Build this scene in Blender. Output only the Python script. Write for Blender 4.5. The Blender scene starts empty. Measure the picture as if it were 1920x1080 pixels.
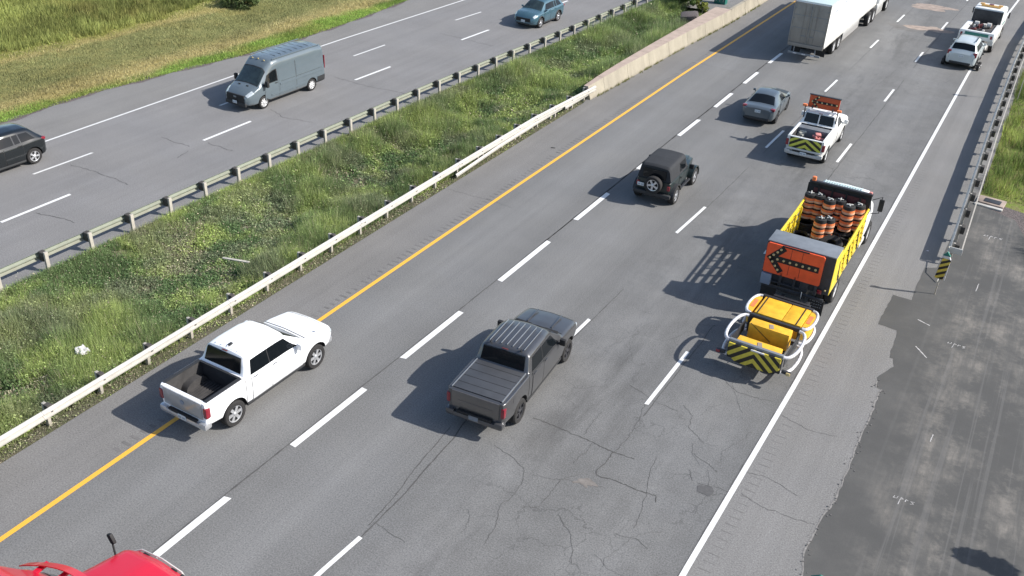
import bpy, bmesh, math, random
import numpy as np
from mathutils import Vector, Matrix
PI = math.pi
random.seed(7); rng = np.random.default_rng(7)
scene = bpy.context.scene
COL = scene.collection

# ------------------------------------------------------------------ camera, sky, sun
cam_d = bpy.data.cameras.new('camera'); cam = bpy.data.objects.new('camera', cam_d); COL.objects.link(cam)
FPX, PITCH, YAW, ROLL, CH, CX = 1773.7, 0.5338, -0.49665, 0.0528, 17.70, 18.66
cam_d.sensor_width = 36.0; cam_d.lens = FPX / 1920 * 36.0
cam_d.clip_start = 0.1; cam_d.clip_end = 3000
_F = Vector((math.sin(YAW)*math.cos(PITCH), math.cos(YAW)*math.cos(PITCH), -math.sin(PITCH)))
_R = _F.cross(Vector((0, 0, 1))).normalized(); _U = _R.cross(_F)
_R2 = _R*math.cos(ROLL) + _U*math.sin(ROLL); _U2 = -_R*math.sin(ROLL) + _U*math.cos(ROLL)
M4 = Matrix((( _R2.x, _U2.x, -_F.x, CX), (_R2.y, _U2.y, -_F.y, 0), (_R2.z, _U2.z, -_F.z, CH), (0, 0, 0, 1)))
cam.matrix_world = M4
scene.camera = cam

SUN_AZ, SUN_EL = math.radians(20), math.radians(37.5)     # azimuth from +X towards +Y
world = bpy.data.worlds.new('World'); scene.world = world; world.use_nodes = True
wn = world.node_tree; wn.nodes.clear()
sky = wn.nodes.new('ShaderNodeTexSky'); sky.sky_type = 'NISHITA'; sky.sun_disc = False
sky.sun_elevation = SUN_EL; sky.sun_rotation = math.radians(70); sky.air_density = 1.0; sky.dust_density = 1.2; sky.ozone_density = 1.0
bg = wn.nodes.new('ShaderNodeBackground'); bg.inputs['Strength'].default_value = 0.12
wo = wn.nodes.new('ShaderNodeOutputWorld')
wn.links.new(sky.outputs[0], bg.inputs[0]); wn.links.new(bg.outputs[0], wo.inputs[0])
sun_d = bpy.data.lights.new('sun', 'SUN'); sun_d.energy = 4.6; sun_d.angle = math.radians(0.6); sun_d.color = (1.0, 0.955, 0.89)
sun = bpy.data.objects.new('sun', sun_d); COL.objects.link(sun)
sv = Vector((math.cos(SUN_EL)*math.cos(SUN_AZ), math.cos(SUN_EL)*math.sin(SUN_AZ), math.sin(SUN_EL)))
sun.rotation_euler = sv.to_track_quat('Z', 'Y').to_euler(); sun.location = sv*60
scene.view_settings.view_transform = 'Standard'; scene.view_settings.look = 'None'
scene.view_settings.exposure = 0.60; scene.view_settings.gamma = 1.0; scene.view_settings.use_curve_mapping = False
scene.cycles.max_bounces = 6; scene.cycles.transparent_max_bounces = 6

# ------------------------------------------------------------------ node helpers
class NT:
    def __init__(s, name):
        s.m = bpy.data.materials.new(name); s.m.use_nodes = True; s.t = s.m.node_tree
        s.b = s.t.nodes['Principled BSDF']; s._tc = None
    def n(s, ty, **kw):
        x = s.t.nodes.new(ty)
        for k, v in kw.items(): setattr(x, k, v)
        return x
    def l(s, a, b): s.t.links.new(a, b)
    def tc(s):
        if s._tc is None: s._tc = s.n('ShaderNodeTexCoord')
        return s._tc.outputs['Object']
    def mapped(s, sc):
        m = s.n('ShaderNodeMapping'); m.inputs['Scale'].default_value = sc; s.l(s.tc(), m.inputs['Vector']); return m.outputs[0]
    def noise(s, scale, detail=2.0, rough=0.5, vec=None, dist=0.0):
        x = s.n('ShaderNodeTexNoise'); x.inputs['Scale'].default_value = scale; x.inputs['Detail'].default_value = detail
        x.inputs['Roughness'].default_value = rough; x.inputs['Distortion'].default_value = dist
        s.l(vec if vec is not None else s.tc(), x.inputs['Vector']); return x.outputs['Fac']
    def math(s, op, a, b=None, c=None, clamp=False):
        x = s.n('ShaderNodeMath', operation=op); x.use_clamp = clamp
        for i, v in enumerate((a, b, c)):
            if v is None: continue
            if isinstance(v, (int, float)): x.inputs[i].default_value = v
            else: s.l(v, x.inputs[i])
        return x.outputs[0]
    def rng(s, v, a, b, c, d):
        x = s.n('ShaderNodeMapRange'); s.l(v, x.inputs[0])
        for i, q in enumerate((a, b, c, d)): x.inputs[i+1].default_value = q
        return x.outputs[0]
    def mix(s, f, a, b, mode='MIX'):
        x = s.n('ShaderNodeMix', data_type='RGBA', blend_type=mode)
        if isinstance(f, (int, float)): x.inputs[0].default_value = f
        else: s.l(f, x.inputs[0])
        for i, v in ((6, a), (7, b)):
            if isinstance(v, (tuple, list)): x.inputs[i].default_value = (*v[:3], 1)
            else: s.l(v, x.inputs[i])
        return x.outputs[2]
    def scale_col(s, col, f):
        x = s.n('ShaderNodeVectorMath', operation='SCALE')
        if isinstance(col, (tuple, list)): x.inputs[0].default_value = col[:3]
        else: s.l(col, x.inputs[0])
        s.l(f, x.inputs['Scale']); return x.outputs[0]
    def xyz(s):
        x = s.n('ShaderNodeSeparateXYZ'); s.l(s.tc(), x.inputs[0]); return x.outputs
    def color(s, c): s.l(c, s.b.inputs['Base Color'])
    def bump(s, h, strength=0.3, dist=0.01):
        x = s.n('ShaderNodeBump'); x.inputs['Strength'].default_value = strength; x.inputs['Distance'].default_value = dist
        s.l(h, x.inputs['Height']); s.l(x.outputs[0], s.b.inputs['Normal'])

def pbr(name, col, rough=0.5, metal=0.0, coat=0.0, var=0.08, nscale=3.0, dirt=None, spec=0.5, bump=0):
    t = NT(name); b = t.b
    b.inputs['Roughness'].default_value = rough; b.inputs['Metallic'].default_value = metal
    b.inputs['Specular IOR Level'].default_value = spec
    if coat: b.inputs['Coat Weight'].default_value = coat; b.inputs['Coat Roughness'].default_value = 0.06
    f = t.rng(t.noise(nscale, 4, 0.6), 0.3, 0.7, 1-var, 1+var)
    c = t.scale_col(col, f)
    if dirt:
        dcol, lo, hi = dirt        # grime climbing up from the road
        z = t.xyz()[2]; d = t.rng(t.math('ADD', z, t.math('MULTIPLY', t.noise(5, 3), 0.35)), lo, hi, 0.75, 0.0)
        c = t.mix(d, c, dcol)
    t.color(c)
    if bump: t.bump(t.noise(nscale*6, 3), bump, 0.01)
    return t.m
M = {}
DUST = (0.17, 0.155, 0.14)
M['white_paint'] = pbr('white_paint', (0.80, 0.81, 0.83), 0.3, 0, 0.6, 0.02, 2, (DUST, 0.3, 0.75))
M['white_old'] = pbr('white_old', (0.74, 0.75, 0.74), 0.45, 0, 0.1, 0.06, 1.5, (DUST, 0.4, 1.5))
M['grey_paint'] = pbr('grey_paint', (0.088, 0.089, 0.094), 0.28, 0.5, 0.8, 0.05, 2, (DUST, 0.3, 0.8))
M['tonneau'] = pbr('tonneau', (0.05, 0.053, 0.06), 0.5, 0, 0, 0.1, 3)
M['van_paint'] = pbr('van_paint', (0.115, 0.145, 0.165), 0.25, 0.15, 0.8, 0.03, 2, (DUST, 0.3, 0.7))
M['blue_paint'] = pbr('blue_paint', (0.065, 0.135, 0.175), 0.25, 0.3, 0.8, 0.03, 2, (DUST, 0.2, 0.5))
M['black_paint'] = pbr('black_paint', (0.007, 0.010, 0.012), 0.2, 0.1, 0.8, 0.05, 2, (DUST, 0.15, 0.45))
M['dark_green_paint'] = pbr('dark_green_paint', (0.012, 0.022, 0.022), 0.35, 0.1, 0.4, 0.1, 2, (DUST, 0.2, 0.7))
M['sedan_paint'] = pbr('sedan_paint', (0.11, 0.135, 0.155), 0.28, 0.4, 0.7, 0.03, 2, (DUST, 0.2, 0.5))
M['red_paint'] = pbr('red_paint', (0.50, 0.012, 0.035), 0.32, 0, 0.5, 0.03, 2)
M['maroon_paint'] = pbr('maroon_paint', (0.12, 0.01, 0.02), 0.3, 0, 0.5, 0.03, 2)
M['silver_paint'] = pbr('silver_paint', (0.50, 0.55, 0.56), 0.35, 0.2, 0.4, 0.04, 2)
M['soft_top'] = pbr('soft_top', (0.022, 0.024, 0.028), 0.85, 0, 0, 0.12, 4, bump=0.2)
M['glass'] = pbr('glass', (0.006, 0.008, 0.010), 0.10, 0, 0, 0.1, 1, spec=0.35)
M['glass_clear'] = pbr('glass_clear', (0.022, 0.034, 0.036), 0.05, 0, 0, 0.5, 2.2, spec=0.8)
M['plastic'] = pbr('plastic', (0.025, 0.026, 0.028), 0.6, 0, 0, 0.15, 5)
M['bedliner'] = pbr('bedliner', (0.045, 0.043, 0.043), 0.75, 0, 0, 0.3, 4, bump=0.3)
M['black'] = pbr('black', (0.012, 0.012, 0.013), 0.7)
M['rubber'] = pbr('rubber', (0.020, 0.019, 0.019), 0.85, 0, 0, 0.3, 6)
M['alloy'] = pbr('alloy', (0.62, 0.63, 0.65), 0.3, 0.7, 0, 0.1, 8)
M['alloy_dark'] = pbr('alloy_dark', (0.10, 0.10, 0.11), 0.35, 0.7, 0, 0.1, 8)
M['steel_wheel'] = pbr('steel_wheel', (0.7, 0.7, 0.7), 0.35, 0.4, 0, 0.1, 8)
M['chrome'] = pbr('chrome', (0.6, 0.6, 0.62), 0.18, 0.9, 0, 0.1, 4)
M['taillight'] = pbr('taillight', (0.20, 0.008, 0.02), 0.2, 0, 0.8, 0.2, 12)
M['headlight'] = pbr('headlight', (0.55, 0.60, 0.62), 0.12, 0.3, 0.9, 0.3, 14)
M['plate'] = pbr('plate', (0.6, 0.64, 0.66), 0.4, 0, 0, 0.1, 20)
M['amber'] = pbr('amber', (0.75, 0.42, 0.12), 0.3, 0, 0.6, 0.1, 20)
M['lamp_off'] = pbr('lamp_off', (0.55, 0.43, 0.20), 0.3, 0, 0.5, 0.1, 20)
M['galv_dark'] = pbr('galv_dark', (0.36, 0.36, 0.34), 0.5, 0.2, 0, 0.2, 2.0)
M['galv'] = pbr('galv', (0.55, 0.54, 0.51), 0.5, 0.15, 0, 0.16, 2.4, (( 0.34, 0.31, 0.26), -0.1, 0.55), bump=0.1)
M['galv_green'] = pbr('galv_green', (0.33, 0.39, 0.33), 0.5, 0.2, 0, 0.18, 1.2, ((0.22, 0.20, 0.15), 0.0, 0.7))
M['post_steel'] = pbr('post_steel', (0.40, 0.37, 0.32), 0.6, 0.1, 0, 0.2, 4)
M['block_wood'] = pbr('block_wood', (0.055, 0.05, 0.045), 0.85, 0, 0, 0.3, 12, bump=0.4)
M['yellow'] = pbr('yellow', (0.72, 0.40, 0.03), 0.5, 0, 0.0, 0.16, 4, bump=0.05)
M['yellow_body'] = pbr('yellow_body', (0.70, 0.52, 0.03), 0.45, 0, 0.1, 0.12, 3)
M['orange'] = pbr('orange', (0.78, 0.10, 0.03), 0.5, 0, 0, 0.12, 3)
M['orange_dim'] = pbr('orange_dim', (0.50, 0.08, 0.02), 0.5, 0, 0, 0.1, 4)
M['barrel_orange'] = pbr('barrel_orange', (0.74, 0.20, 0.07), 0.55, 0, 0, 0.12, 6)
M['barrel_pale'] = pbr('barrel_pale', (0.62, 0.42, 0.30), 0.5, 0, 0, 0.15, 6)
M['tube_white'] = pbr('tube_white', (0.62, 0.61, 0.62), 0.45, 0.1, 0, 0.25, 7)
M['dark_steel'] = pbr('dark_steel', (0.04, 0.042, 0.048), 0.5, 0.3, 0, 0.2, 5)
M['mid_steel'] = pbr('mid_steel', (0.20, 0.215, 0.235), 0.45, 0.2, 0, 0.12, 3)
M['grey_box'] = pbr('grey_box', (0.22, 0.26, 0.33), 0.5, 0.1, 0, 0.08, 3)
M['teal'] = pbr('teal', (0.02, 0.16, 0.13), 0.45, 0, 0, 0.1, 6)
M['cloth_white'] = pbr('cloth_white', (0.72, 0.68, 0.72), 0.7, 0, 0, 0.12, 9)
M['weathered_wood'] = pbr('weathered_wood', (0.40, 0.38, 0.33), 0.8, 0, 0, 0.2, 9)
M['trailer_white'] = pbr('trailer_white', (0.76, 0.78, 0.78), 0.4, 0, 0.1, 0.04, 1.0, (DUST, 0.9, 1.7))
M['trailer_door'] = pbr('trailer_door', (0.27, 0.25, 0.225), 0.55, 0.05, 0, 0.16, 1.3, ((0.20, 0.18, 0.16), 0.9, 2.2))
M['trailer_roof'] = pbr('trailer_roof', (0.50, 0.60, 0.60), 0.4, 0.1, 0, 0.05, 1)
M['pink'] = pbr('pink', (0.55, 0.22, 0.20), 0.6, 0, 0, 0.2, 9)
M['cone_pale'] = pbr('cone_pale', (0.55, 0.55, 0.48), 0.6, 0, 0, 0.2, 9)
M['interior_red'] = pbr('interior_red', (0.10, 0.02, 0.02), 0.6, 0, 0, 0.3, 5)
def chevron(name, ka, period, c1, c2, mirror=True, off=0.0):
    t = NT(name); x, y, z = t.xyz()
    xx = t.math('ABSOLUTE', x) if mirror else x
    v = t.math('ADD', z, t.math('MULTIPLY', xx, ka))
    f = t.math('FRACT', t.math('ADD', t.math('DIVIDE', v, period), off + 20.0))
    g = t.math('GREATER_THAN', f, 0.5)
    d = t.rng(t.noise(8, 3), 0.3, 0.7, 0.85, 1.1)
    t.color(t.scale_col(t.mix(g, c1, c2), d)); t.b.inputs['Roughness'].default_value = 0.45
    return t.m
M['chevron_rear'] = chevron('chevron_rear', 0.85, 0.34, (0.02, 0.018, 0.012), (0.62, 0.50, 0.06))
M['chevron_gate'] = chevron('chevron_gate', 0.62, 0.30, (0.022, 0.022, 0.012), (0.58, 0.58, 0.08))
M['hazard'] = chevron('hazard', -0.75, 0.25, (0.02, 0.018, 0.012), (0.62, 0.46, 0.07), False)

# ------------------------------------------------------------------ object helpers
def tag(o, label=None, cat=None, group=None, kind=None):
    if label: o['label'] = label
    if cat: o['category'] = cat
    if group: o['group'] = group
    if kind: o['kind'] = kind
    return o
def thing(name, label, cat, loc=(0, 0, 0), rz=0.0, group=None):
    o = bpy.data.objects.new(name, None); COL.objects.link(o); o.empty_display_size = 0.3
    o.location = loc; o.rotation_euler = (0, 0, rz)
    return tag(o, label, cat, group)
def link(name, me, parent=None, label=None, loc=None, rot=None, kind=None):
    o = bpy.data.objects.new(name, me); COL.objects.link(o)
    if parent: o.parent = parent
    if loc is not None: o.location = loc
    if rot is not None: o.rotation_euler = rot
    if label: o['label'] = label
    if kind: o['kind'] = kind
    return o
def copy_tree(o, parent=None):
    c = o.copy(); COL.objects.link(c); c.parent = parent
    for ch in o.children: copy_tree(ch, c)
    return c
class MB:
    """collects shapes into one mesh"""
    def __init__(s): s.v = []; s.f = []; s.mi = []; s.cur = 0
    def add(s, vs, fs):
        b = len(s.v); s.v += [tuple(v) for v in vs]
        for f in fs: s.f.append([b+i for i in f]); s.mi.append(s.cur)
        return s
    def box(s, c, size, rot=None, taper=None):
        sx, sy, sz = (q/2 for q in size); vs = []
        for z in (-1, 1):
            k = taper if (taper and z > 0) else (1, 1)
            for x, y in ((-1, -1), (1, -1), (1, 1), (-1, 1)): vs.append(Vector((x*sx*k[0], y*sy*k[1], z*sz)))
        if rot is not None: vs = [rot @ v for v in vs]
        vs = [v + Vector(c) for v in vs]
        return s.add(vs, [(3, 2, 1, 0), (4, 5, 6, 7), (0, 1, 5, 4), (1, 2, 6, 5), (2, 3, 7, 6), (3, 0, 4, 7)])
    def rbox(s, c, size, r=0.03, rot=None):
        bm = bmesh.new(); bmesh.ops.create_cube(bm, size=1.0)
        bmesh.ops.scale(bm, vec=size, verts=bm.verts)
        bmesh.ops.bevel(bm, geom=list(bm.edges), offset=min(r, min(size)*0.45), segments=2, affect='EDGES', profile=0.6)
        bm.verts.index_update(); vs = [v.co.copy() for v in bm.verts]
        if rot is not None: vs = [rot @ v for v in vs]
        vs = [v + Vector(c) for v in vs]; fs = [[v.index for v in f.verts] for f in bm.faces]; bm.free()
        return s.add(vs, fs)
    def prism(s, pts, a, b, axis='z'):
        """extrude a 2-D outline between a and b along axis"""
        def m(p, h):
            return {'z': (p[0], p[1], h), 'y': (p[0], h, p[1]), 'x': (h, p[0], p[1])}[axis]
        n = len(pts); vs = [m(p, a) for p in pts] + [m(p, b) for p in pts]
        fs = [list(range(n-1, -1, -1)), list(range(n, 2*n))] + [(i, (i+1) % n, n+(i+1) % n, n+i) for i in range(n)]
        if axis == 'y': fs = [f[::-1] for f in fs]
        return s.add(vs, fs)
    def tube(s, pts, r, n=8, cap=True):
        pts = [Vector(p) for p in pts]; vs = []; fs = []; m = len(pts)
        up = Vector((0, 0, 1))
        for i, p in enumerate(pts):
            d = (pts[min(i+1, m-1)] - pts[max(i-1, 0)]).normalized()
            u = up if abs(d.z) < 0.95 else Vector((1, 0, 0))
            a = d.cross(u).normalized(); b = a.cross(d)
            rr = r[i] if isinstance(r, (list, tuple)) else r
            for k in range(n):
                t = 2*PI*k/n; vs.append(p + a*(math.cos(t)*rr) + b*(math.sin(t)*rr))
        for i in range(m-1):
            for k in range(n):
                k2 = (k+1) % n; fs.append((i*n+k, i*n+k2, (i+1)*n+k2, (i+1)*n+k))
        if cap: fs.append(list(range(n-1, -1, -1))); fs.append([(m-1)*n+k for k in range(n)])
        return s.add(vs, fs)
    def lathe(s, prof, n=24, axis='z', c=(0, 0, 0), cap=True):
        """prof: list of (radius, height)"""
        vs = []; fs = []; m = len(prof); c = Vector(c)
        for r, h in prof:
            for k in range(n):
                t = 2*PI*k/n; a, b = r*math.cos(t), r*math.sin(t)
                vs.append(c + Vector({'z': (a, b, h), 'x': (h, a, b), 'y': (b, h, a)}[axis]))
        for i in range(m-1):
            for k in range(n):
                k2 = (k+1) % n; fs.append((i*n+k, i*n+k2, (i+1)*n+k2, (i+1)*n+k))
        if cap and prof[0][0] > 1e-6: fs.append(list(range(n-1, -1, -1)))
        if cap and prof[-1][0] > 1e-6: fs.append([(m-1)*n+k for k in range(n)])
        return s.add(vs, fs)
    def sheet(s, outline, z): return s.add([(x, y, z) for x, y in outline], [list(range(len(outline)))])
    def mesh(s, name, mat, smooth=35):
        me = bpy.data.meshes.new(name); me.from_pydata(s.v, [], s.f)
        for m_ in (mat if isinstance(mat, list) else [mat]): me.materials.append(m_)
        if isinstance(mat, list): me.polygons.foreach_set('material_index', s.mi)
        if smooth:
            me.polygons.foreach_set('use_smooth', [True]*len(me.polygons))
            me.set_sharp_from_angle(angle=math.radians(smooth))
        me.update(); return me
    def build(s, name, mat, parent=None, label=None, loc=None, rot=None, smooth=35, kind=None):
        return link(name, s.mesh(name, mat, smooth), parent, label, loc, rot, kind)
def Rm(ax, deg): return Matrix.Rotation(math.radians(deg), 3, ax)

# ------------------------------------------------------------------ vehicle body surface
class Body:
    """A closed shell lofted along y. Each station is a half section of 9 (x, z) points, bottom centre to top centre."""
    NS = 6
    def __init__(s, stations, sy=0.05, k=2):
        stations = sorted(stations, key=lambda q: q[0]); s.y0, s.y1 = stations[0][0], stations[-1][0]
        s.dy = 0.02; n = int(round((s.y1-s.y0)/s.dy))+1; s.Y = np.linspace(s.y0, s.y1, n)
        ys = np.array([q[0] for q in stations]); P = np.array([q[1] for q in stations], float)
        C = np.zeros((n, 9, 2))
        for i in range(9):
            for j in range(2): C[:, i, j] = np.interp(s.Y, ys, P[:, i, j])
        if sy:
            w = int(round(sy/s.dy)); ker = np.array([1.0]);
            for _ in range(2): ker = np.convolve(ker, np.ones(2*w+1)/(2*w+1))
            h = len(ker)//2
            for i in range(9):
                for j in range(2):
                    a = C[:, i, j]; pad = np.concatenate([2*a[0]-a[1:h+1][::-1], a, 2*a[-1]-a[-h-1:-1][::-1]])
                    C[:, i, j] = np.convolve(pad, ker, 'valid')
        m = 16*s.NS+1; s.W = np.linspace(-8, 8, m); S = 8-np.abs(s.W)
        R = np.zeros((n, m, 2)); i0 = np.clip(S.astype(int), 0, 7); f = S-i0
        R[:] = C[:, i0]*(1-f)[None, :, None] + C[:, i0+1]*f[None, :, None]
        R[:, :, 0] *= np.sign(s.W)[None]
        for _ in range(k): R[:, 1:-1] = (R[:, :-2]+2*R[:, 1:-1]+R[:, 2:])/4
        s.R = R; s.m = m; s.n = n
    def P(s, y, w):
        fy = np.clip((y-s.y0)/(s.y1-s.y0), 0, 1)*(s.n-1); i = min(int(fy), s.n-2); a = fy-i
        fw = (w+8)/16*(s.m-1); j = min(max(int(fw), 0), s.m-2); b = fw-j
        R = s.R; q = (R[i, j]*(1-b)+R[i, j+1]*b)*(1-a) + (R[i+1, j]*(1-b)+R[i+1, j+1]*b)*a
        return Vector((q[0], y, q[1]))
    def N(s, y, w):
        e = 0.03; a = s.P(min(y+e, s.y1), w)-s.P(max(y-e, s.y0), w); b = s.P(y, min(w+0.1, 8))-s.P(y, max(w-0.1, -8))
        n = a.cross(b); p = s.P(y, w)
        if n.length < 1e-9: return Vector((0, 0, 1))
        n.normalize()
        if n.dot(Vector((p.x, 0, p.z-0.7))) < 0: n = -n
        return n
    def mesh(s, name, mat, step=3):
        idx = list(range(0, s.n, step));
        if idx[-1] != s.n-1: idx.append(s.n-1)
        R = s.R[idx][:, :-1]; k = R.shape[1]; vs = []
        for a, i in enumerate(idx):
            for j in range(k): vs.append((R[a, j, 0], s.Y[i], R[a, j, 1]))
        fs = []
        for a in range(len(idx)-1):
            for j in range(k):
                j2 = (j+1) % k; fs.append((a*k+j, a*k+j2, (a+1)*k+j2, (a+1)*k+j))
        fs.append(list(range(k))[::-1]); fs.append([(len(idx)-1)*k+j for j in range(k)])
        me = bpy.data.meshes.new(name); me.from_pydata(vs, [], fs); me.materials.append(mat)
        bm = bmesh.new(); bm.from_mesh(me); bmesh.ops.recalc_face_normals(bm, faces=bm.faces); bm.to_mesh(me); bm.free()
        return me
    def patch(s, y0, y1, w0, w1, off=0.006, nu=8, nv=8, depth=0.02, mb=None):
        """y0, y1: number or (at w0, at w1); a raised panel following the shell"""
        if not isinstance(y0, tuple): y0 = (y0, y0)
        if not isinstance(y1, tuple): y1 = (y1, y1)
        vs = []; inn = []
        for j in range(nv+1):
            t = j/nv; w = w0+(w1-w0)*t; a = y0[0]+(y0[1]-y0[0])*t; b = y1[0]+(y1[1]-y1[0])*t
            for i in range(nu+1):
                y = a+(b-a)*i/nu; p = s.P(y, w); n = s.N(y, w)
                vs.append(p+n*off); inn.append(p-n*depth)
        W = nu+1; fs = [(j*W+i, j*W+i+1, (j+1)*W+i+1, (j+1)*W+i) for j in range(nv) for i in range(nu)]
        ring = [i for i in range(W)]+[j*W+nu for j in range(1, nv+1)]+[nv*W+i for i in range(nu-1, -1, -1)]+[j*W for j in range(nv-1, 0, -1)]
        b0 = len(vs); vs += [inn[r] for r in ring]; L = len(ring)
        for q in range(L):
            q2 = (q+1) % L; fs.append((ring[q], b0+q, b0+q2, ring[q2]))
        mb = mb or MB(); mb.add(vs, fs); return mb
def sym(body, *a, **k):
    """the same patch on one side; returns the mesh builder"""
    return body.patch(*a, **k)
def cut(obj, cutter_mesh):
    c = bpy.data.objects.new('cutter', cutter_mesh); COL.objects.link(c); par = obj.parent; obj.parent = None
    md = obj.modifiers.new('b', 'BOOLEAN'); md.operation = 'DIFFERENCE'; md.object = c; md.solver = 'EXACT'
    try: md.material_mode = 'TRANSFER'
    except Exception: pass
    dg = bpy.context.evaluated_depsgraph_get(); dg.update()
    me = bpy.data.meshes.new_from_object(obj.evaluated_get(dg))
    obj.modifiers.clear(); obj.data = me
    bpy.data.objects.remove(c); obj.parent = par
    me.polygons.foreach_set('use_smooth', [True]*len(me.polygons)); me.set_sharp_from_angle(angle=math.radians(32)); me.update()
def box_cutter(c, size):
    me = MB().box(c, size).mesh('cut', M['bedliner'], 0); return me
def arch_cutter(axles, r, half, z, depth=0.42, extra=None):
    mb = MB()
    for y in axles:
        for sx in (-1, 1):
            a, b = sorted((sx*(half-depth), sx*(half+0.3)))
            n = 28; prof = [(y+r*math.cos(2*PI*i/n), z+r*math.sin(2*PI*i/n)) for i in range(n)]
            mb.prism(prof, a, b, 'x')
    if extra: extra(mb)
    me = mb.mesh('cut', [M['black'], M['bedliner']], 0)
    bm = bmesh.new(); bm.from_mesh(me); bmesh.ops.recalc_face_normals(bm, faces=bm.faces); bm.to_mesh(me); bm.free()
    return me
_wm = {}
def wheel_meshes(r, w, style):
    key = (r, w, style)
    if key in _wm: return _wm[key]
    rr = r*(0.66 if style != 'truck' else 0.60)
    mb = MB(); h = w/2
    mb.lathe([(rr*0.2, -h*0.9), (rr, -h*0.85), (rr*1.03, -h), (r*0.93, -h), (r, -h*0.7), (r, h*0.7), (r*0.93, h), (rr*1.03, h), (rr, h*0.82), (rr*0.97, h*0.3), (0.001, h*0.3)], 30, 'x')
    tyre = mb.mesh('wheel', M['rubber'], 30)
    q = MB(); q.lathe([(rr*0.90, h*0.55), (rr*0.90, h*0.80), (rr*0.99, h*0.86), (rr*0.99, h*0.5), (rr*0.90, h*0.55)], 30, 'x', cap=False)
    ns = {'six': 6, 'five': 5, 'five_dark': 5, 'steel': 8, 'truck': 8, 'off': 5}[style]
    hx = h*0.62
    q.lathe([(rr*0.24, hx-0.02), (rr*0.24, hx+0.03), (rr*0.12, hx+0.05), (0.001, hx+0.05)], 16, 'x')
    for k in range(ns):
        t = 2*PI*k/ns; rot = Matrix.Rotation(t, 3, 'X')
        wd = rr*(0.30 if ns <= 6 else 0.30)
        if style in ('steel', 'truck'):
            q.box(rot @ Vector((hx, 0, rr*0.52)), (0.02, rr*0.36, rr*0.72), rot)
        else:
            q.box(rot @ Vector((hx, 0, rr*0.55)), (0.035, wd, rr*0.80), rot, (1, 1.25))
    mat = {'five_dark': M['alloy_dark'], 'steel': M['steel_wheel'], 'truck': M['steel_wheel']}.get(style, M['alloy'])
    rim = q.mesh('rim', mat, 35)
    _wm[key] = (tyre, rim); return _wm[key]
def add_wheels(t, axles, half, r, w, style, sides=(-1, 1)):
    tyre, rim = wheel_meshes(r, w, style)
    for y in axles:
        for sx in sides:
            o = link('wheel', tyre, t, loc=(sx*(half-w/2), y, r), rot=(0.3*y, 0, 0 if sx > 0 else PI))
            link('rim', rim, o)
def pair(name, t, mat, fn, label=None):
    for sx in (-1, 1):
        mb = MB(); fn(mb, sx); mb.build(name, mat, t)

def sec(zb, xs, xm, xb, zbelt, xr, zr, crown=0.03):
    return [(0, zb), (xs-0.1, zb), (xs, zb+0.07), (xm, (zb+zbelt)/2+0.02), (xb, zbelt-0.07), (xb-0.035, zbelt), (xr+0.03, zr-0.10), (xr-0.09, zr-0.015), (0, zr+crown)]
def flat(zb, xs, xm, xb, zbelt, zt, crown=0.04, inset=0.12, inset2=0.3):
    return [(0, zb), (xs-0.1, zb), (xs, zb+0.07), (xm, (zb+zbelt)/2+0.02), (xb, zbelt-0.07), (xb-0.035, zbelt), (xb-inset, (zt*2+zbelt)/3), (xb-inset2, zt-0.005), (0, zt+crown)]
def bedsec(zb, xs, xm, xb, zt):
    return [(0, zb), (xs-0.1, zb), (xs, zb+0.07), (xm, (zb+zt)/2+0.02), (xb, zt-0.09), (xb-0.01, zt-0.02), (xb-0.03, zt), (xb-0.10, zt), (0, zt)]
def mirror_pair(t, mat, x, y, z, s=1.0, arm=0.16, h=0.2, w=0.24):
    for sx in (-1, 1):
        mb = MB(); mb.rbox((sx*(x+arm+w*0.4*s), y, z+0.08), (w*s, 0.13*s, h*s), 0.04)
        mb.box((sx*(x+arm/2), y, z), (arm+0.06, 0.06, 0.05)); mb.build('side_mirror', mat, t)

# ================================================================== THE SETTING
def poly_x(pts, y):
    ys = [p[1] for p in pts]; xs = [p[0] for p in pts]
    if y < ys[0]:  return xs[0] + (y-ys[0])*(xs[1]-xs[0])/(ys[1]-ys[0])
    if y > ys[-1]: return xs[-1] + (y-ys[-1])*(xs[-1]-xs[-2])/(ys[-1]-ys[-2])
    return float(np.interp(y, ys, xs))
YEL = [(0.05, -20), (0.05, 10), (0.02, 22), (0.06, 33.6), (0.21, 54.5), (0.66, 77), (2.0, 120), (9, 300)]
LN1 = [(3.6, -20), (3.6, 12), (3.70, 20.5), (3.76, 26.5), (3.80, 34), (3.80, 44), (3.87, 50), (3.90, 61), (4.2, 77), (5.4, 120), (12, 300)]
LN2 = [(7.2, -20), (7.29, 12), (7.43, 14), (7.72, 26), (7.80, 34), (7.93, 37), (8.10, 47), (8.38, 58), (8.60, 69), (8.80, 79), (9.9, 120), (16.5, 300)]
LN3 = [(11.1, -20), (11.2, 12), (11.35, 24), (11.6, 47), (11.71, 58), (11.8, 68), (11.96, 78), (13.2, 120), (20, 300)]
RED = [(14.7, -20), (14.79, 16.8), (14.96, 26.3), (15.04, 44.2), (15.13, 66.7), (15.62, 85), (17.6, 130), (24, 300)]
WED = [(-20.75, -20), (-20.55, 25.7), (-20.54, 38.4), (-20.37, 47.3), (-19.8, 61), (-18.8, 85), (-17.0, 130), (-10, 300)]
WGR = [(-10.9, -20), (-10.42, 17), (-10.25, 25), (-10.10, 31), (-9.85, 41), (-9.35, 50.6), (-8.85, 60), (-8.55, 67), (-8.0, 85), (-6.5, 130), (0, 300)]   # westbound guard rail face
EGR = [(-2.50, -20), (-2.52, 10), (-2.56, 20), (-2.62, 31), (-2.66, 41), (-2.30, 47.4)]                                                        # eastbound guard rail face
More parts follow.
